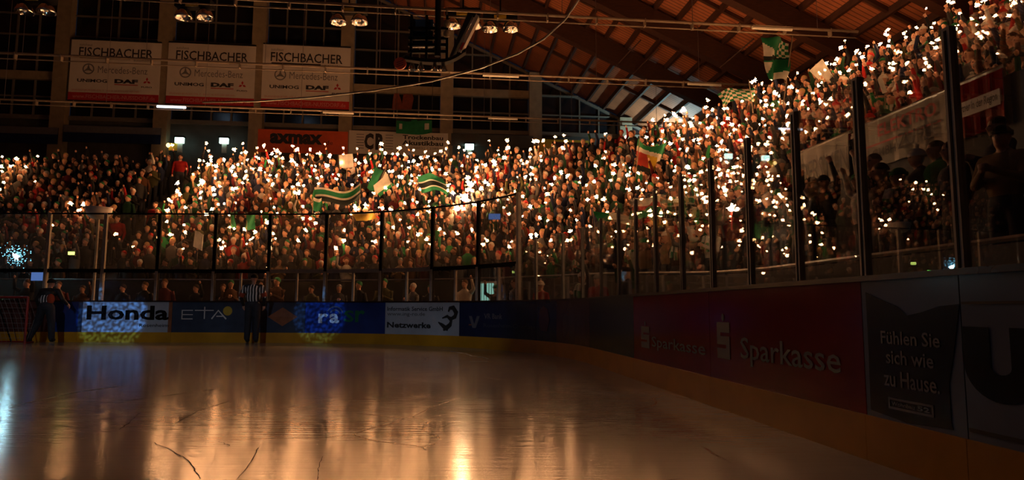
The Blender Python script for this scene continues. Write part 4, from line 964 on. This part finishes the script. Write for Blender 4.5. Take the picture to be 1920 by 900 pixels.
# sparklers
def burst_mesh(seed):
    r_ = np.random.default_rng(seed); Vs, Fs = [], []
    for k in range(3):                                   # a few ragged glowing lumps
        bm = bmesh.new(); c = r_.normal(size=3) * (.0 if k == 0 else .03); bmesh.ops.create_icosphere(bm, subdivisions=1, radius=.038 if k == 0 else r_.uniform(.016, .028))
        b = len(Vs)
        for v in bm.verts: v.co *= r_.uniform(.85, 1.15)
        bm.verts.index_update(); Vs += [tuple(np.array(v.co) + c) for v in bm.verts]; Fs += [tuple(b + v.index for v in f.verts) for f in bm.faces]; bm.free()
    for k in range(9):
        d = r_.normal(size=3); d /= np.linalg.norm(d); x = np.cross(d, (.3, .5, .8)); x /= np.linalg.norm(x); y = np.cross(d, x); L_ = r_.uniform(.05, .085); w_ = .009; b = len(Vs)
        Vs += [tuple(d * .02 + x * w_), tuple(d * .02 - x * w_ * .5 + y * w_), tuple(d * .02 - x * w_ * .5 - y * w_), tuple(d * L_)]; Fs += [(b, b+1, b+3), (b+1, b+2, b+3), (b+2, b, b+3)]
    return np.array(Vs), Fs
bursts = [burst_mesh(k) for k in range(6)]; burst_me = []
for Vs, Fs in bursts:
    me = bpy.data.meshes.new('spark_burst'); me.from_pydata([tuple(v) for v in Vs], [], Fs); me.materials.append(M['spark']); burst_me.append(me)
wv_, wf_ = tube([(0, 0, -.06), (0, 0, .2)], .004, 5); wire_me = bpy.data.meshes.new('sparkler'); wire_me.from_pydata([tuple(v) for v in wv_], [], wf_); wire_me.materials.append(M['steel'])
sparks = []
for i, f in enumerate(people):
    if not f['spark'] or hand_tip[f['pose']] is None: continue
    t = hand_tip[f['pose']] * f['sc']; c_, s_ = math.cos(f['rz']), math.sin(f['rz'])
    h = np.array([f['p'][0] + c_ * t[0] - s_ * t[1], f['p'][1] + s_ * t[0] + c_ * t[1], f['z'] + t[2]])
    tilt = (rng.uniform(-.5, .5), rng.uniform(-.5, .5), rng.uniform(0, 6.28)); f_sc = rng.uniform(.6, 1.5) * min(1.05, max(.28, f['q'][2] / 24))
    sparks.append(dict(i=i, h=h, tilt=tilt, sc=f_sc, k=int(rng.integers(6)), q=project(h + np.array([0, 0, .2])), single=i in single))
sparks.sort(key=lambda d: (not (0 < d['q'][0] < 1920 and d['q'][1] > 0), not d['single'], d['q'][2] / d['sc']))
lab2 = {}
for n_, d in enumerate(sparks[:300]):
    f = people[d['i']]
    if d['single']: base = 'sparkler of %s jacket, %s, %s' % (f['jack'][0], f['hat'][0], place(*f['q'][:2], f))
    else: base = 'white-hot sparkler burning, %s' % place(*f['q'][:2], f)
    lab2.setdefault(base, []).append(n_)
for base, L_ in lab2.items():
    L_.sort(key=lambda n_: sparks[n_]['q'][0])
    for k, n_ in enumerate(L_): sparks[n_]['label'] = base if len(L_) == 1 or len(L_) > 25 else '%s, %s from left' % (base, ordn[k])
for n_, d in enumerate(sparks[:300]):
    o = link('sparkler', wire_me); o.location = d['h']; o.rotation_euler = d['tilt']
    tag(o, d['label'], 'sparkler', 'burning sparklers in the stands')
    c = link('spark_burst', burst_me[d['k']], o); c.location = (0, 0, .2); c.scale = (d['sc'],) * 3
def joined(name, Vs, Fs, mats, idx, tone=None):
    Vs = np.concatenate(Vs); Fs = np.concatenate(Fs).astype(np.int32); me = bpy.data.meshes.new(name)
    me.vertices.add(len(Vs)); me.vertices.foreach_set('co', Vs.astype(np.float32).ravel()); n = len(Fs)
    me.loops.add(n * 3); me.loops.foreach_set('vertex_index', Fs.ravel()); me.polygons.add(n); me.polygons.foreach_set('loop_start', np.arange(0, n * 3, 3, dtype=np.int32))
    for mm in mats: me.materials.append(M[mm])
    if idx is not None: me.polygons.foreach_set('material_index', np.concatenate(idx).astype(np.int32))
    if tone is not None:
        at = me.attributes.new('tone', 'FLOAT_COLOR', 'FACE'); t_ = np.concatenate(tone); at.data.foreach_set('color', np.column_stack([t_, np.ones(len(t_))]).astype(np.float32).ravel())
        me.polygons.foreach_set('use_smooth', [True] * n)
    me.update(calc_edges=True); me.validate(); return link(name, me)
VV, FF, II, b = [], [], [], 0
wf3 = np.array([t for q in wf_ for t in [(q[0], q[j], q[j+1]) for j in range(1, len(q) - 1)]]); wv_ = np.array(wv_)
for d in sparks[300:]:
    Mr = np.array(Matrix.Rotation(d['tilt'][2], 3, 'Z') @ Matrix.Rotation(d['tilt'][1], 3, 'Y') @ Matrix.Rotation(d['tilt'][0], 3, 'X'))
    bv, bf = bursts[d['k']]; VV += [wv_ @ Mr.T + d['h'], (bv * d['sc'] + np.array([0, 0, .2])) @ Mr.T + d['h']]; FF += [wf3 + b, np.array(bf) + b + len(wv_)]; II += [np.zeros(len(wf3)), np.ones(len(bf))]; b += len(wv_) + len(bv)
if VV: tag(joined('distant_sparklers', VV, FF, ['steel', 'spark'], II), 'hundreds of small sparklers burning all over the far stand', 'sparklers', 'burning sparklers in the stands', 'stuff')
# the single spectators
for i in sorted(single):
    f = people[i]; o = link('person', hi_mesh[f['pose']]); o.location = (f['p'][0], f['p'][1], f['z']); o.rotation_euler = (0, 0, f['rz']); o.scale = (f['sc'],) * 3
    o.color = (*f['jack'][1], 1); tag(o, 'person in ' + f['label'] if not f.get('steward') else f['label'], 'person', 'spectators in the stands')
    h = link(f['hat'][2], HM[f['hat'][2]], o); h.color = (*f['hat'][1], 1)
    if f['scarf']: link('scarf', scarf_m, o)
VV, FF, TT, b = [], [], [], 0
FIX = {SKIN: (.50, .27, .18), TRO: (.02, .022, .03), SHO: (.015, .014, .013)}
for i, f in enumerate(people):
    if i in single: continue
    v, fa, mi = lo_geo[f['pose']]; c_, s_ = math.cos(f['rz']), math.sin(f['rz']); k = f['sc']
    VV.append(np.column_stack([(v[:, 0] * c_ - v[:, 1] * s_) * k + f['p'][0], (v[:, 0] * s_ + v[:, 1] * c_) * k + f['p'][1], v[:, 2] * k + f['z']])); FF.append(fa + b); b += len(v)
    pal = np.array([FIX[SKIN], f['jack'][1], FIX[TRO], FIX[SHO], FIX[SHO], FIX[SKIN], f['hat'][1]]); TT.append(pal[mi])
tag(joined('crowd', VV, FF, ['crowd_cloth'], None, TT), 'dense crowd of standing fans filling the far stand and corner', 'crowd', 'spectators in the stands', 'stuff')
print('PEOPLE', len(people), 'SPARKS', len(sparks), 'lo tris', [len(g[1]) for g in lo_geo], 'hi', [len(m_.polygons) for m_ in hi_mesh])
# ================================================================== OFFICIALS AND GOAL ON THE ICE
def hand_prims(wr, d, palm, s, m_):                      # palm, four curled fingers, thumb
    d = np.array(d, float); d /= np.linalg.norm(d); f = np.array(palm, float); f -= d * (f @ d); f /= np.linalg.norm(f); x = np.cross(d, f); wr = np.array(wr); P_ = []
    P_.append(('c', tuple(wr), tuple(wr + d * .07), .036, .040, m_))
    for k, L_ in enumerate((.040, .047, .045, .036)):
        b_ = wr + d * .095 + x * (.024 * (k - 1.5)); m1 = b_ + d * L_ * .8 + f * .012; m2 = m1 + d * L_ * .35 + f * .03
        P_ += [('c', tuple(b_), tuple(m1), .0115, .0105, m_), ('c', tuple(m1), tuple(m2), .0105, .009, m_)]
    P_ += [('c', tuple(wr + d * .03 + x * .03 * s), tuple(wr + d * .075 + x * .06 * s + f * .02), .014, .011, m_)]; return P_
OFF_M = ['skin', 'striped_jersey', 'trousers', 'black', 'armband', 'black_metal']
c, arm_m = board_hit(472, 600), 4
def official(name, label, px, py, rz, prims, extra=()):
    d, o_ = ray(px, py); p = o_ + d * (-o_[2] / d[2])
    o = link(name, body(name, prims, OFF_M, .013, (), .5)); o.location = (p[0], p[1], 0); o.rotation_euler = (0, 0, rz); tag(o, label, 'person', 'officials on the ice'); return o, p
def skate(o, x, y, rot=0.):
    Vs, Fs = slab(lambda a, h, t: (x + t, y + a, h), -.15, .13, .0, .045, -.003, .003); me = bpy.data.meshes.new('skate_blade'); me.from_pydata([tuple(v) for v in Vs], [], Fs); me.materials.append(M['steel']); link('skate_blade', me, o)
def helmet(o, cz, cy=0., cx=0., r=(.10, .125, .115)):
    me = dome('helmet', r, (cx, cy, cz), -.1, 'black_metal', False, False); link('helmet', me, o)
# referee standing with arms at his sides, seen from behind (faces +Y)
P_ = [('e', (0, 0, 1.06), (.175, .13, .15), 2), ('e', (0, 0, 1.27), (.20, .15, .20), 1), ('e', (0, .0, 1.44), (.225, .15, .16), 1), ('c', (-.18, 0, 1.53), (.18, 0, 1.53), .075, .075, 3),
      ('c', (0, 0, 1.55), (0, .01, 1.67), .058, .056, 0), ('e', (0, .02, 1.77), (.08, .10, .12), 0), ('e', (0, .05, 1.695), (.06, .068, .05), 0), ('e', (0, .122, 1.745), (.015, .02, .025), 0), ('e', (.082, .01, 1.755), (.012, .022, .032), 0), ('e', (-.082, .01, 1.755), (.012, .022, .032), 0)]
for s in (-1, 1):
    P_ += [('c', (s * .095, 0, 1.02), (s * .11, .01, .58), .115, .092, 2), ('c', (s * .11, .01, .58), (s * .115, -.02, .16), .09, .078, 2), ('e', (s * .115, .04, .10), (.05, .14, .06), 3),
           ('c', (s * .22, 0, 1.51), (s * .31, -.03, 1.27), .078, .062, 1), ('c', (s * .285, -.02, 1.335), (s * .305, -.03, 1.285), .073, .068, 4), ('c', (s * .31, -.03, 1.27), (s * .27, .08, 1.03), .06, .042, 3)]
    P_ += hand_prims((s * .27, .08, 1.03), (s * -.05, .1, -.9), (-s, .2, 0), s, 0)
ref, pr = official('person', 'referee in striped jersey and black trousers standing before the far boards', 471, 645, R(4), P_)
helmet(ref, 1.775, .015)
for s in (-1, 1): skate(ref, s * .115, .04)
# linesman striding, bent forward, turned towards the goal
P_ = [('e', (0, 0, .98), (.18, .15, .15), 2), ('e', (-.03, .05, 1.16), (.19, .15, .18), 1), ('e', (-.03, .10, 1.32), (.22, .16, .15), 3), ('c', (-.2, .13, 1.40), (.16, .13, 1.40), .08, .08, 3), ('e', (.09, -.0, 1.18), (.09, .12, .14), 4),
      ('c', (-.02, .15, 1.42), (-.03, .20, 1.53), .058, .056, 0), ('e', (-.03, .23, 1.62), (.08, .10, .12), 0), ('e', (-.03, .27, 1.55), (.06, .068, .05), 0), ('e', (-.03, .335, 1.60), (.015, .02, .025), 0)]
for s, kx, ky, ax, ay in ((-1, -.24, .10, -.36, -.02), (1, .12, .06, .17, .02)):
    P_ += [('c', (s * .09, 0, .95), (kx, ky, .54), .12, .095, 2), ('c', (kx, ky, .54), (ax, ay, .15), .092, .078, 2), ('e', (ax - .03 * (s < 0), ay + .05, .095), (.055, .14, .06), 3)]
for s, el, wr in ((-1, (-.30, .14, 1.14), (-.30, .26, .92)), (1, (.33, .10, 1.18), (.40, .22, 1.05))):
    P_ += [('c', (s * .20, .13, 1.39), el, .078, .062, 3), ('c', el, wr, .06, .042, 3)]; P_ += hand_prims(wr, np.array(wr) - np.array(el), (-s, .1, -.3), s, 0)
lin, pl = official('person', 'dark-clad linesman striding with bent knees beside the goal', 82, 644, R(8), P_)
helmet(lin, 1.625, .225, -.03); skate(lin, -.39, .03); skate(lin, .17, .07)
# goal standing at the edge of the picture
d, o_ = ray(46, 645); g0 = o_ + d * (-o_[2] / d[2])
g = empty('hockey_goal', (g0[0] - .9, g0[1], 0), 'red framed hockey goal with sloping net at the edge of the ice', 'goal')
fgx = lambda a, h, t: (g0[0] - 1.83 + a, g0[1] + t, h)
for a in (0, 1.83): mesh('goal_post', *tube([fgx(a, 0, 0), fgx(a, 1.22, 0)], .03, 8), 'goal_red', g)
mesh('crossbar', *tube([fgx(0, 1.22, 0), fgx(1.83, 1.22, 0)], .03, 8), 'goal_red', g)
for a in (.25, .95, 1.5): mesh('net_support', *tube([fgx(a, 1.2, .05), fgx(a, .75, .3), fgx(a + .08, .02, .62)], .022, 6), 'black_metal', g)
mesh('base_frame', *tube([fgx(0, .03, 0), fgx(.1, .03, .5), fgx(.9, .03, .65), fgx(1.7, .03, .5), fgx(1.83, .03, 0)], .025, 6), 'goal_red', g)
parts = []
for i in range(15):
    a = 1.83 * i / 14; parts.append(tube([fgx(a, 1.2, .02), fgx(a, .7, .32), fgx(a, .03, .60 - .55 * abs(a / .915 - 1) ** 4)], .004, 3))
for k in range(10):
    t = k / 9; parts.append(tube([fgx(0, 1.2 * (1 - t), .3 * t ** .7), fgx(.9, 1.2 * (1 - t), .6 * t ** .7), fgx(1.83, 1.2 * (1 - t), .3 * t ** .7)], .004, 3))
tag(mesh('net', *merge(*parts), 'net_white', g), kind='stuff')

# ================================================================== FLAGS, PLACARDS AND LAMPS IN THE STANDS
def at_stand(px, py, h): s_, o_, p = stand_hit(px, py, h); return s_, o_, np.array(p)
def flag(label, corner, e1, e2, pick, mats, wave=.09, nu=26, nv=14, ph=0., pole=None, cat='flag', depth=None, h=2.7, vw=.12, taper=0.):
    """Cloth spanned between pixel corners at one distance in the stand, with its pole."""
    s_, o_, p = at_stand(*corner, h); dist = float((p - np.array([0, 0, EYE]))[1])
    def pt(px, py, k=0.): d, o0 = ray(px, py); return o0 + d * ((dist + k) / d[1])
    c0 = pt(*corner); o = empty('flag', (c0[0], c0[1], c0[2] - .6), label, cat, 'flags and placards held up by fans')
    cloth('cloth', c0, pt(*e1, .25) - c0, pt(*e2, .1) - c0, nu, nv, wave, pick, mats, o, .008, ph, vw, taper)
    a, b = pole or (corner, (e2[0], e2[1] + 40)); mesh('pole', *tube([pt(a[0], a[1], .06), pt(b[0], b[1], .06)], .014, 6), 'column', o); return o
GW = ['flag_green', 'flag_white', 'flag_dark', 'flag_red']
flag('long green flag with white and dark stripes waved low by the far stand', (590, 352), (676, 350), (592, 378), lambda a, b: 1 if b < .12 else 0 if b < .5 else 1 if b < .66 else 2, ['flag_green', 'flag_white', 'flag_dark', 'flag_red'], .18, ph=2.2, vw=-.55, pole=((676, 345), (672, 420)))
flag('green flag with black and white wedge beside the low one', (705, 312), (728, 330), (688, 352), lambda a, b: 0 if a < .5 else 2 if a < .75 else 1, GW, .10, ph=1.7, pole=((722, 318), (700, 372)))
flag('white cloth with green lower edge hanging in the far stand', (727, 326), (736, 350), (700, 348), lambda a, b: 1 if a < .75 else 0, GW, .05, ph=.2, pole=((727, 326), (742, 372)))
flag('green, white and black striped flag waved near the flare', (782, 330), (829, 328), (790, 362), lambda a, b: 0 if b < .36 else 1 if b < .46 else 2 if b < .70 else 1 if b < .78 else 0, GW, .16, ph=2.6, vw=.3, pole=((780, 326), (776, 380)))
flag('small bright green flag with pale top near the glass', (588, 370), (604, 374), (586, 394), lambda a, b: 1 if b < .22 else 0, GW, .05, 10, 8, pole=((588, 368), (585, 412)))
flag('small green pennant left of the striped flags', (463, 400), (480, 404), (460, 430), lambda a, b: 0, GW, .05, 10, 8, ph=1., pole=((463, 398), (462, 445)))
flag('narrow green pennant above the second glass post', (433, 398), (440, 402), (434, 426), lambda a, b: 0, GW, .03, 8, 8, ph=1.4, pole=((433, 396), (432, 440)))
flag('olive flag with white stripe lying behind the tall glass', (660, 398), (700, 396), (668, 414), lambda a, b: 1 if b < .3 else 0, ['yellow_sign', 'flag_white', 'flag_dark'], .06, 14, 8, pole=((660, 396), (664, 440)))
def swirl(a, b):
    k = b + .10 * math.sin(a * 4.5 + .5)
    if k < .2: return 0
    if k < .3: return 1
    if k < .6: return 3 if a < .3 else 4 if a < .5 else 1 if a < .68 else 4 if a < .86 else 0
    if k < .72: return 2
    return 1 if k < .78 and a < .6 else 0 if k < .95 else 3
flag('giant swirling green, cream and red flag in the corner', (1200, 258), (1256, 284), (1190, 352), swirl, GW + ['yellow_sign'], .35, 36, 40, ph=.4, vw=.18, taper=.2, pole=((1200, 254), (1178, 460)))
flag('second fold of the giant flag, green and cream, drooping lower', (1190, 372), (1244, 368), (1180, 412), lambda a, b: 1 if b < .35 else 3 if b < .6 else 0, GW, .15, 20, 14, ph=1.2, pole=((1190, 370), (1182, 440)))
flag('pale green flag with cream tip behind the side glass', (1112, 396), (1180, 404), (1120, 414), lambda a, b: 0 if a < .45 else 1, GW, .15, 18, 10, ph=2.8, pole=((1112, 392), (1118, 450)))
chk = lambda a, b: 1 if (int(a * 9) + int(b * 6)) % 2 else 0
flag('green and cream chequered flag waved under the roof', (1346, 176), (1402, 156), (1356, 200), chk, GW, .12, 27, 18, ph=3.6, vw=.45, pole=((1404, 150), (1412, 212)), h=3.2)
def tri(a, b):
    if a > .72 and b < .45: return 1 if (int(a * 14) + int(b * 12)) % 2 else 0
    if abs(b - .5 + .1 * a) < .05: return 2
    return 1 if (.12 + .45 * a < b < .42 and a < .6) or (.56 < b < .86 - .7 * a) or (b > .9 - .1 * a and a > .5) else 0
flag('hanging green flag with white panels under the light rail', (1427, 70), (1484, 78), (1440, 150), tri, GW, .14, 30, 30, ph=1.9, vw=.08, taper=.55, pole=((1486, 68), (1468, 200)), h=4.6)
def placard(label, quad, h=1.9):
    s_, o_, p = at_stand(*quad[3], h); dist = float(p[1])
    def pt(px, py, k=0.): d, o0 = ray(px, py); return o0 + d * ((dist + k) / d[1])
    Q = [pt(*q) for q in quad]; o = empty('placard', Q[3] - np.array([0, 0, .4]), label, 'placard', 'flags and placards held up by fans')
    nn = np.array([0, .025, 0]); mesh('sheet', Q + [q + nn for q in Q], BOXF, 'paper', o)
    m_ = (Q[2] + Q[3]) / 2; mesh('stick', *tube([m_ + nn + (0, 0, .2), m_ + nn - (0, 0, .45)], .012, 6), 'column', o)
placard('square white placard held up below the orange board', [(635, 291), (661, 288), (663, 314), (637, 315)])
placard('tilted cream placard held high on the side stand', [(1542, 110), (1562, 143), (1544, 158), (1518, 132)], 2.2)
placard('narrow cream placard on the side stand beside a glass post', [(1646, 148), (1654, 146), (1664, 172), (1656, 175)])
placard('small cream placard low in the left lit block', [(366, 432), (381, 440), (378, 470), (362, 462)])
# flare burning in the far stand
s_, o_, p = at_stand(871, 373, 2.1)
fl = empty('hand_flare', p - np.array([0, 0, .35]), 'blazing hand flare, the brightest light in the far stand', 'flare')
mesh('stick', *tube([p - np.array([0, 0, .45]), p], .02, 8), 'red_print', fl)
bv, bf = bursts[2]; mesh('flame', bv * 3.4 + p + np.array([0, 0, .05]), bf, 'flare', fl)
bv, bf = bursts[4]; mesh('flame', bv * 2.4 + p + np.array([-.25, 0, -.35]), bf, 'spark', fl); mesh('flame', bv * 2.2 + p + np.array([.22, 0, .5]), bf, 'spark', fl)
s_, o_, p = at_stand(1371, 391, 2.0)
fl = empty('hand_flare', p - np.array([0, 0, .35]), 'bright hand flare beside the white camera stand behind the side glass', 'flare')
mesh('stick', *tube([p - np.array([0, 0, .4]), p], .015, 8), 'red_print', fl); bv, bf = bursts[1]; mesh('flame', bv * 1.5 + p, bf, 'flare', fl)
# white camera stand next to that flare
def ptd(px, py, y): d, o0 = ray(px, py); return o0 + d * (y / d[1])
yd = float(p[1]) - .3; cs = empty('camera_stand', ptd(1345, 440, yd), 'white tilted camera stand with brace in the corner stand', 'stand')
Q = [ptd(x_, y_, yd) for x_, y_ in ((1337, 404), (1354, 395), (1354, 420), (1338, 421))]; mesh('board', Q + [q + np.array([.02, .08, 0]) for q in Q], BOXF, 'white_print', cs)
for a, b in (((1334, 410), (1358, 388)), ((1358, 388), (1356, 422)), ((1334, 424), (1362, 420)), ((1345, 421), (1343, 445)), ((1352, 420), (1358, 446))): mesh('bar', *tube([ptd(*a, yd), ptd(*b, yd)], .018, 6), 'white_print', cs)
Q = [ptd(x_, y_, yd) for x_, y_ in ((1336, 424), (1349, 423), (1347, 437), (1337, 437))]; mesh('box', Q + [q + np.array([.02, .12, 0]) for q in Q], BOXF, 'paper', cs)
# cool flash lamp behind the far glass
p = ptd(30, 481, 20.6); fo = empty('work_lamp', (p[0], p[1], p[2] - 1.2), 'dazzling blue-white work lamp behind the far glass', 'lamp')
bv, bf = bursts[3]; mesh('glow_head', bv * 1.7 + p, bf, 'cool_flash', fo); mesh('stand_pole', *tube([p - np.array([0, 0, 2.3]), p - np.array([0, -.1, .05])], .03, 8), 'black_metal', fo); mesh('added_shade', *lathe([(.02, .0), (.14, .05), (.17, .14)], p + np.array([0, .16, -.05]), 12), 'black_metal', fo)  # dark bowl added behind the head to block its light backwards
Vs, Fs = [], []                                          # glowing specks imitating the lamp's scatter in the scratched glass
for k in range(150):
    c_ = p + rng.normal(size=3) * (.17, .10, .17) + (0.03, -.05, 0); r_ = rng.uniform(.006, .015); b_ = len(Vs); Vs += [c_ + np.array(q) * r_ for q in ((1, 1, 1), (-1, -1, 1), (-1, 1, -1), (1, -1, -1))]; Fs += [(b_, b_+1, b_+2), (b_, b_+3, b_+1), (b_, b_+2, b_+3), (b_+1, b_+3, b_+2)]
tag(mesh('glass_glitter', Vs, Fs, 'cold_spark', fo), kind='stuff')  # specks stand in for lamp light scattered in the glass
p = ptd(185, 402, 19.6); fo = empty('floodlight', (p[0], p[1], 0), 'unlit white bowl floodlight on a pole beside the dark block', 'lamp')
mesh('bowl', *lathe([(.05, -.14), (.2, -.12), (.31, -.02), (.33, .05), (.36, .2), (.34, .2), (.3, .06), (0, .05)], p, 18), 'white_print', fo, True); mesh('pole', *tube([(p[0], p[1], .0), p - np.array([0, 0, .1])], .04, 8), 'galvanised', fo)
p = ptd(70, 512, 19.8); q_ = mesh('blue_cloth', *slab(lambda a, h, t: (p[0] + a, p[1] + t, p[2] + h), -.16, .16, -.22, .12, -.02, .02), 'screen_blue'); tag(q_, 'small blue lit screen at ice level by the linesman', 'screen')
# phone screens and small indicator lamps
for px, py, y, m_, sz, lab in ((1066 - 18, 387, 23, 'cool_flash', .03, 'white phone light shining in the corner crowd'), (135, 475, 20.4, 'lime_led', .06, 'yellow-green signal lamp behind the far glass'), (1742, 536 - 27, 3.9, 'green_led', .008, 'tiny green indicator lamp on the side boards'),
                          (1804, 327, 9, 'teal_lamp', .035, 'small teal emergency lamp behind the last glass post'), (1857, 332, 9, 'teal_lamp', .035, 'small teal emergency lamp close to the picture edge'), (1448, 309, 17, 'exit_lamp', .06, 'mint emergency lamp in the corner crowd'), (1375, 306, 19, 'exit_lamp', .06, 'mint emergency lamp high in the corner crowd')):
    p = ptd(px, py, y); o = empty('signal_lamp', (p[0], p[1], p[2] - sz), lab, 'lamp', 'small signal lamps'); f = lambda a, h, t: (p[0] + a, p[1] + t, p[2] + h)
    mesh('lens', *slab(f, -sz * 1.4, sz * 1.4, -sz * .8, sz * .8, -sz, 0), m_, o); mesh('housing', *slab(f, -sz * 1.7, sz * 1.7, -sz, sz * 1.2, 0, sz), 'black_metal', o)
p = ptd(927, 406, 18.6); q_ = mesh('phone_screen', *slab(lambda a, h, t: (p[0] + a, p[1] + t, p[2] + h), -.16, .16, -.08, .08, 0, .02), 'screen_blue'); tag(q_, 'pale blue screen glowing behind the last tall pane', 'screen')

# ================================================================== LAMPS OF THE HALL AND ADDED LIGHTS
# floodlight behind the top rows where the gable meets the side stand
p = np.array(uv(12.9, 35.5, 8.9)); fo = empty('floodlight', p, 'cool floodlight behind the top rows washing the roof corner', 'lamp')
mesh('housing', *slab(lambda a, h, t: uv(12.9 + a, 35.5 + t, 8.9 + h), -.25, .25, -.1, .1, -.15, .15), 'black_metal', fo)
mesh('lens', *slab(lambda a, h, t: uv(12.9 + a, 35.5 + t, 9.0 + h), -.22, .22, .0, .02, -.12, .12), 'tube_lit', fo)
lamp('floodlight_beam', 'AREA', tuple(p + np.array([0, 0, .16])), 170, (.6, .95, 1), aim=uv(13.5, 36.6, 12), size=.3)
# added unseen spots throwing blue patches onto the far boards, mottled by noise
for (px, py, e, ang) in ((210, 594, 5000, 3.9), (600, 590, 3200, 3.2)):
    s_, z_ = board_hit(px, py); t_ = (*path(s_), z_); lo_ = lamp('added_blue_spot', 'SPOT', uv(-6, -8, 9), e, (.14, .40, 1), aim=t_, size=.03, angle=ang, blend=.25)
    ld = lo_.data; ld.use_nodes = True; N, L = ld.node_tree.nodes, ld.node_tree.links; em = N['Emission']
    tc = N.new('ShaderNodeTexCoord'); nz = N.new('ShaderNodeTexNoise'); nz.inputs['Scale'].default_value = 330; nz.inputs['Detail'].default_value = 3; L.new(tc.outputs['Normal'], nz.inputs[0])
    mr = N.new('ShaderNodeMapRange'); mr.inputs['From Min'].default_value = .45; mr.inputs['From Max'].default_value = .68; mr.inputs['To Min'].default_value = .12; mr.inputs['To Max'].default_value = 3.2; L.new(nz.outputs['Fac'], mr.inputs[0]); L.new(mr.outputs[0], em.inputs['Strength'])
# narrow unseen fill spots added to brighten the far boards
for px in (60, 200, 340, 480, 620, 760, 880):
    s_, z_ = board_hit(px, 600); lamp('board_fill_spot', 'SPOT', uv(-6, -8, 9), BOARD_FILL, (.72, .84, 1), aim=(*path(s_), .35), size=.08, angle=6.5, blend=1)
# added unseen fixtures under the roof, cool dim fill over the ice
for k, (u_, v_) in enumerate(((-14, 2), (-6, 6), (-20, 10))):
    z_ = zr(u_) - 3; o = empty('added_fill_lamp', uv(u_, v_, z_), 'dim added fill lamp under the roof, number %s along the ice' % ordn[k], 'lamp', 'added fill lamps')
    f = lambda a, h, t: uv(u_ + a, v_ + t, z_ + h)
    mesh('housing', *slab(f, -.5, .5, .05, .12, -.12, .12), 'black_metal', o); mesh('diffuser', *slab(f, -.48, .48, .02, .05, -.1, .1), 'tube_lit', o); mesh('hanger', *tube([f(0, .1, 0), f(0, 3, 0)], .012, 5), 'steel', o)  # housing and other parts of the added fill lamp
    lamp('fill_glow', 'AREA', uv(u_, v_, z_ - .02), 8, (.5, .72, 1), aim=uv(u_, v_, 0), size=.5)
